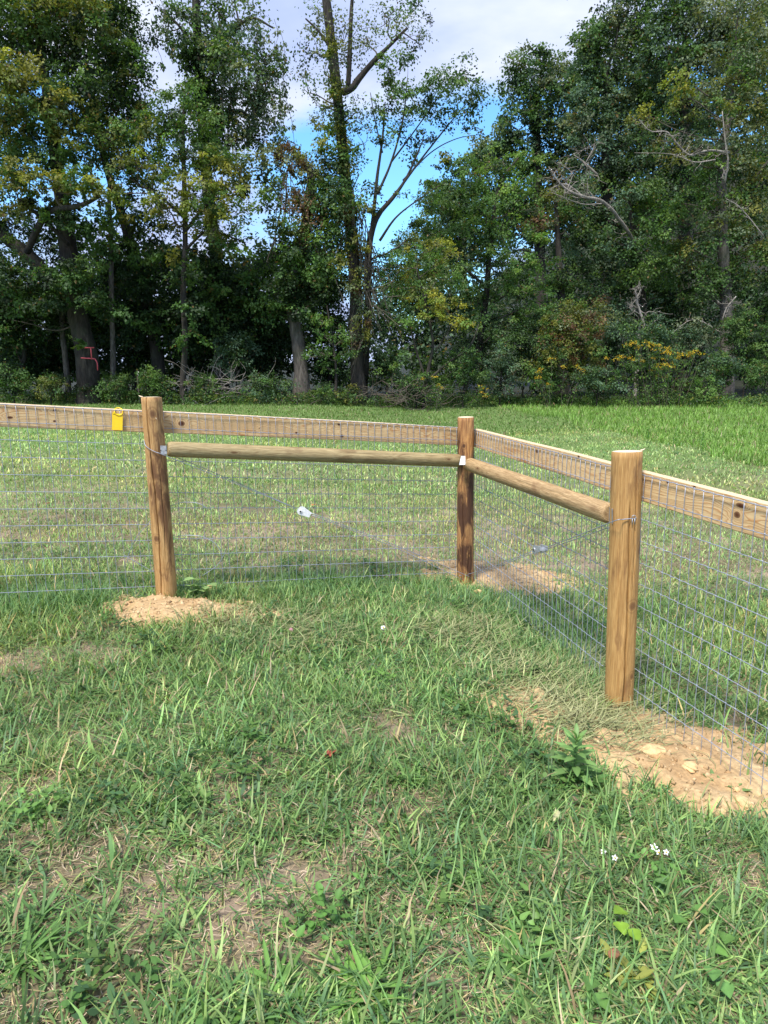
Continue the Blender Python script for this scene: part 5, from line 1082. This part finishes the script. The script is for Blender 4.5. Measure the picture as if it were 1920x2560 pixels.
M_green = simple('green_stem', (0.10, 0.17, 0.05), 0.6)
def plant(name, label, cat, p, group=None):
    e = empty(name, tuple(p)); tag(e, label, cat, group); return e
# leafy weed beside the front post's dirt
p = G(1240, 1700); e = plant('leafy_weed', 'tall leafy weed with long pointed leaves in front of the honey brown post', 'weed', p)
top = p+[.0, .0, .19]; stem_between(e, p, top, .004)
for i in range(26):
    t = .12+.88*i/25; b = lerp(p, top, t); az = i*2.4+.3; L_ = .12*(1.1-.55*t)*R.uniform(.8, 1.1)
    one_leaf(e, b, az, L_, L_*.30, .75+.45*(1-t)-.35*(t > .85), .75, np.array([.16, .28, .09])*R.uniform(.85, 1.25))
p = p+[.05, -.03, 0]; 
for i in range(9): one_leaf(e, p+[0, 0, .02], i*.7, .08, .028, .9, .6, np.array([.07, .15, .04])*R.uniform(.8, 1.2))
def heart_plant(label, p, pts, L=.045, cat='vine', col=(.13, .25, .06), grp=None, name='bindweed'):
    e = plant(name, label, cat, p, grp)
    for q in pts:
        q = np.array(q); stem_between(e, p+R.normal(0, .004, 3)*[1, 1, 0], q, .0013)
        one_leaf(e, q, R.uniform(-2.6, -.5), L*R.uniform(.8, 1.15), L*.82, R.uniform(1.15, 1.5), R.uniform(.2, .5), np.array(col)*R.uniform(.8, 1.2), heartprof, fold=.12)
p = G(428, 1290)+np.array([0, -.05, .035]); heart_plant('light green heart-leaved vine at the foot of the left post', p, [p+[x, y, z] for x, y, z in ((-.03, -.02, .06), (.0, -.03, .035), (.05, -.01, .06), (.03, .0, .09), (.08, -.01, .045), (-.01, .0, .10), (.06, -.03, .03), (.10, .0, .06))], .072, col=(.24, .36, .13))
hp = [((1345, 2040), [(1345, 2003), (1336, 2030), (1358, 2048)], 'bright heart-shaped bindweed leaves, brightest trio at the lower right', (.20, .34, .04)), ((1480, 2030), [(1470, 2015), (1496, 1996)], 'pair of heart-shaped bindweed leaves right of the bright trio', (.12, .25, .06)),
      ((1555, 2090), [(1535, 2082), (1565, 2062)], 'pair of bindweed leaves near the right edge low down', (.13, .26, .06)), ((1425, 1955), [(1418, 1932)], 'single heart leaf below the white bell flowers', (.14, .26, .08)), ((1550, 2170), [(1535, 2135), (1558, 2160)], 'pair of heart leaves in the lowest right corner', (.12, .25, .07)), ((1282, 2180), [(1278, 2160), (1285, 2190)], 'round bindweed leaves at the bottom edge below the brown husk', (.12, .24, .06))]
for (bx, by), ls, lab, col in hp:
    p = G(bx, by); heart_plant(lab, p, [G(x, y)+np.array([0, 0, .05]) - (ray(x, y)*0) for x, y in ls], .046, col=col, grp='bindweed leaves at the lower right')
def flower(label, px, py, hgt, petals, pl, mat, name='flower', cat='flower', cent=M_gold, grp=None, cr=.006):
    p = G(px, py); e = plant(name, label, cat, p, grp); c = p+[0, 0, hgt]; stem_between(e, p, c, .0012)
    fc = np.array([0, -.75, .65]); fc /= np.linalg.norm(fc); u = np.array([1., 0, 0]); v = np.cross(fc, u)
    for k in range(petals):
        a = 2*PI*k/petals; d = u*math.cos(a)+v*math.sin(a); s = np.cross(fc, d); w = pl*2.4/petals+.0015
        m = MB(); m.add([c, c+d*pl*.5+s*w*.5+fc*.001, c+d*pl+s*w*.2, c+d*pl-s*w*.2, c+d*pl*.5-s*w*.5+fc*.001], [(0, 1, 2, 3, 4)]); m.build('petal', mat, e, False)
    m = MB(); m.tube([c-fc*.001, c+fc*.003, c+fc*.0045], [cr, cr*.8, cr*.2], 8); m.build('flower_centre', cent, e)
flower('white daisy with yellow centre in the middle of the lawn', 828, 1368, .035, 14, .015, M_white, 'daisy', cent=M_gold, cr=.006)
for i, (x, y, lab) in enumerate(((1410, 1862, 'largest white bell flower low at the right'), (1437, 1866, 'white flower just right of the largest white bell flower'), (1302, 1864, 'white star flower left of the white bell flowers'), (1326, 1884, 'small pale lilac flower below the white star flower'), (1420, 1874, 'small white flower under the largest white bell flower'))):
    flower(lab, x, y, .04, 5, .0095 if i else .013, M_white, 'white_flower', grp='white flowers in the lawn', cr=.003)
M_clover = simple('pink_clover', (.50, .22, .30), .7)
flower('pink clover head left of the daisy', 629, 1372, .03, 12, .012, M_clover, 'clover_flower', cent=M_clover, grp='clover heads', cr=.008)
flower('dull pink clover head, lower of the two left of the daisy', 608, 1384, .025, 10, .010, M_clover, 'clover_flower', cent=M_clover, grp='clover heads', cr=.007)
def crinkled(name, label, px, py, L, W, mat_or_col, cat='fallen leaf', lift=.03, az=None, lobes=0):
    p = G(px, py)+np.array([0, 0, lift]); n = 26; rim = []
    az = R.uniform(0, 2*PI) if az is None else az
    for k in range(n):
        a = 2*PI*k/n; r = (1+.35*math.cos(lobes*a)*(lobes > 0)+.12*R.normal()); x = math.cos(a)*L*.5*r; y = math.sin(a)*W*.5*r
        rim.append(p+[x*math.cos(az)-y*math.sin(az), x*math.sin(az)+y*math.cos(az), R.normal(0, .005)+.25*abs(y)])
    mid = [lerp(p, q, .5)+[0, 0, R.normal(0, .003)] for q in rim]
    m = MB(); m.add([p]+mid+rim, [(0, 1+k, 1+(k+1) % n) for k in range(n)]+[(1+k, 1+n+k, 1+n+(k+1) % n, 1+(k+1) % n) for k in range(n)])
    o = m.build(name, mat_or_col, None, True, origin=p); tag(o, label, cat); return o
M_pale = simple('pale_leaf', (.38, .38, .20), .6, 0, .2, 60); M_husk = simple('brown_husk', (.24, .11, .055), .6, 0, .6, 70); M_orange = simple('orange_leaf', (.42, .17, .05), .6, 0, .4, 70)
crinkled('fallen_leaf', 'curled red brown leaf lying in the middle of the lawn', 712, 1648, .050, .034, M_rust, lobes=5)
crinkled('fallen_leaf', 'small red brown leaf in the grass left of the honey brown post', 1060, 1497, .045, .026, M_rust, lobes=3)
crinkled('fallen_leaf', 'pale yellowish leaf standing in the grass below the leafy weed', 1200, 1792, .06, .022, M_pale, az=1.2, lift=.05)
crinkled('fallen_leaf', 'tiny red leaf under the mesh between the left and corner posts', 650, 1245, .045, .03, M_rust, lobes=3)
crinkled('fallen_leaf', 'orange leaf on the grass behind the mesh left of the yellow tag', 104, 1094, .05, .04, M_orange)
crinkled('fallen_leaf', 'orange leaf on the grass behind the left strainer', 678, 1098, .06, .045, M_orange)
def clod(name, label, px, py, sx, sy, sz, seed, cat='clod', grp='clay clods by the front post dirt'):
    p = G(px, py); bmesh = __import__('bmesh'); b = bmesh.new(); bmesh.ops.create_icosphere(b, subdivisions=4, radius=1)
    for v in b.verts:
        c = np.array(v.co); f = 1+.45*(float(fbm(np.array([c[0]*1.3+seed]), np.array([c[1]*1.3+c[2]*1.7]), 1.6, seed, 4)[0])-.5)*2*.7+.10*(float(vnoise(np.array([c[0]*9+seed]), np.array([c[1]*9+c[2]*7]), seed)[0])-.5)
        v.co = Vector((c[0]*sx*f, c[1]*sy*f, max(-.3, c[2])*sz*f))
    me = bpy.data.meshes.new(name); b.to_mesh(me); b.free(); me.polygons.foreach_set('use_smooth', [True]*len(me.polygons))
    me.materials.append(M_clay); o = bpy.data.objects.new(name, me); COL.objects.link(o); o.location = p+np.array([0, 0, sz*.35+.028]); o.rotation_euler.z = seed; tag(o, label, cat, grp); return o
clod('clay_clod', 'largest flat tan clod in front of the mesh', 1407, 1640, .055, .040, .022, 3)
clod('clay_clod', 'tan clod between the largest clod and the lone one', 1488, 1682, .028, .030, .020, 5)
clod('clay_clod', 'lone tan clod in the grass near the right edge', 1604, 1758, .040, .022, .018, 8)
clod('clay_clod', 'small yellowish clod left of the honey brown post', 1260, 1532, .020, .014, .010, 11)
clod('clay_clod', 'small clod just above the largest clod', 1360, 1590, .024, .018, .012, 14)
clod('clay_clod', 'tiny clod beside the lone clod at the right', 1590, 1722, .016, .012, .010, 17)
clod('clay_clod', 'small clod at the foot of the corner post', 1030, 1290, .035, .022, .016, 19, grp='clods by the corner post')
clod('clay_clod', 'small clod touching the foot of the left post', 452, 1284, .030, .020, .016, 23, grp='clods by the left post')
o = clod('seed_husk', 'round red brown husk lying near the bottom right', 1322, 2110, .016, .013, .013, 29, 'husk'); o.data.materials[0] = M_husk; del o['group']; o.location.z += .02
def rosette(label, px, py, n, L, W, col, cat='plant', name='rosette_plant', grp='leafy rosettes in the lawn', lean=1.0, prof=lanceprof, lift=0.0):
    p = G(px, py); e = plant(name, label, cat, p, grp)
    for i in range(n):
        az = R.uniform(0, 2*PI); l = L*R.uniform(.45, 1.2)
        one_leaf(e, p+[R.normal(0, .018+lift*.5), R.normal(0, .018+lift*.5), .006+lift*R.random()], az, l, W*R.uniform(.8, 1.2), lean*R.uniform(.95, 1.25), R.uniform(.1, .5), np.array(col)*R.uniform(.7, 1.35), prof)
rosette('large rosette of long narrow leaves at the left edge near the bottom', 60, 2090, 44, .12, .010, (.10, .20, .05), lean=1.15)
rosette('big rosette of strap leaves at the bottom centre', 590, 2160, 44, .12, .012, (.11, .22, .05), lean=1.15)
rosette('rosette of strap leaves right of the bottom centre rosette', 780, 2150, 44, .12, .013, (.12, .24, .05), lean=1.1)
rosette('rosette of dark leaves at the left side above the straw patch', 80, 1990, 30, .09, .008, (.10, .20, .06), lean=.9)
rosette('bright strap-leaved rosette right of the straw patches in the middle', 880, 1690, 36, .10, .010, (.14, .25, .07), lean=1.1)
rosette('strap leaves clumped in the lower right', 1120, 2080, 38, .11, .010, (.10, .21, .05), lean=1.0)
rosette('clump of round pale leaves at the left, beneath the bare patch', 85, 1770, 52, .030, .018, (.13, .25, .06), lift=.06, prof=heartprof)
rosette('leafy violet clump in front of the daisy', 820, 1480, 44, .030, .018, (.12, .23, .05), lift=.05, prof=heartprof)
rosette('leafy weed clump between the bottom straw patches', 690, 2010, 40, .030, .018, (.10, .22, .05), lift=.06, prof=lanceprof)
rosette('lobed green weed beside the lone clod at the right edge', 1560, 1715, 22, .07, .016, (.14, .23, .08), lean=.95)
rosette('pale green weed left of the honey brown post foot', 1330, 1545, 12, .06, .022, (.16, .22, .08), lean=.9)
rosette('broad-leaved weed in the middle right of the lawn', 1010, 1900, 20, .05, .018, (.13, .24, .06), lean=1.1)
rosette('pale broad-leaved weed left of the brown husk', 1150, 2010, 28, .030, .018, (.13, .24, .06), lift=.05, prof=heartprof)
rosette('yellowing lobed weed right of the brown husk', 1385, 2130, 16, .06, .02, (.24, .26, .06), lift=.03, lean=1.1)
rosette('leafy weed under the white flowers', 1420, 1900, 36, .030, .018, (.11, .23, .055), lift=.05)
# tall weeds in the meadow
for x, y0, y1, lab in ((1458, 985, 915, 'tallest single weed standing in the bright meadow'), (1398, 960, 925, 'short weed left of the tallest meadow weed'), (1516, 985, 935, 'weed right of the tallest meadow weed')):
    p = G(x, y0); tpz = M(x, y1, p[1])[2]; e = plant('meadow_weed', lab, 'weed', p, 'weeds standing in the meadow'); h = tpz-p[2]; stem_between(e, p, p+[0, 0, h], .006)
    for i in range(22): one_leaf(e, p+[0, 0, h*(.15+.85*i/21)], i*2.4, .13*(1.15-.7*i/21), .022, .6, .6, np.array([.12, .25, .05])*R.uniform(.8, 1.2), nseg=4)
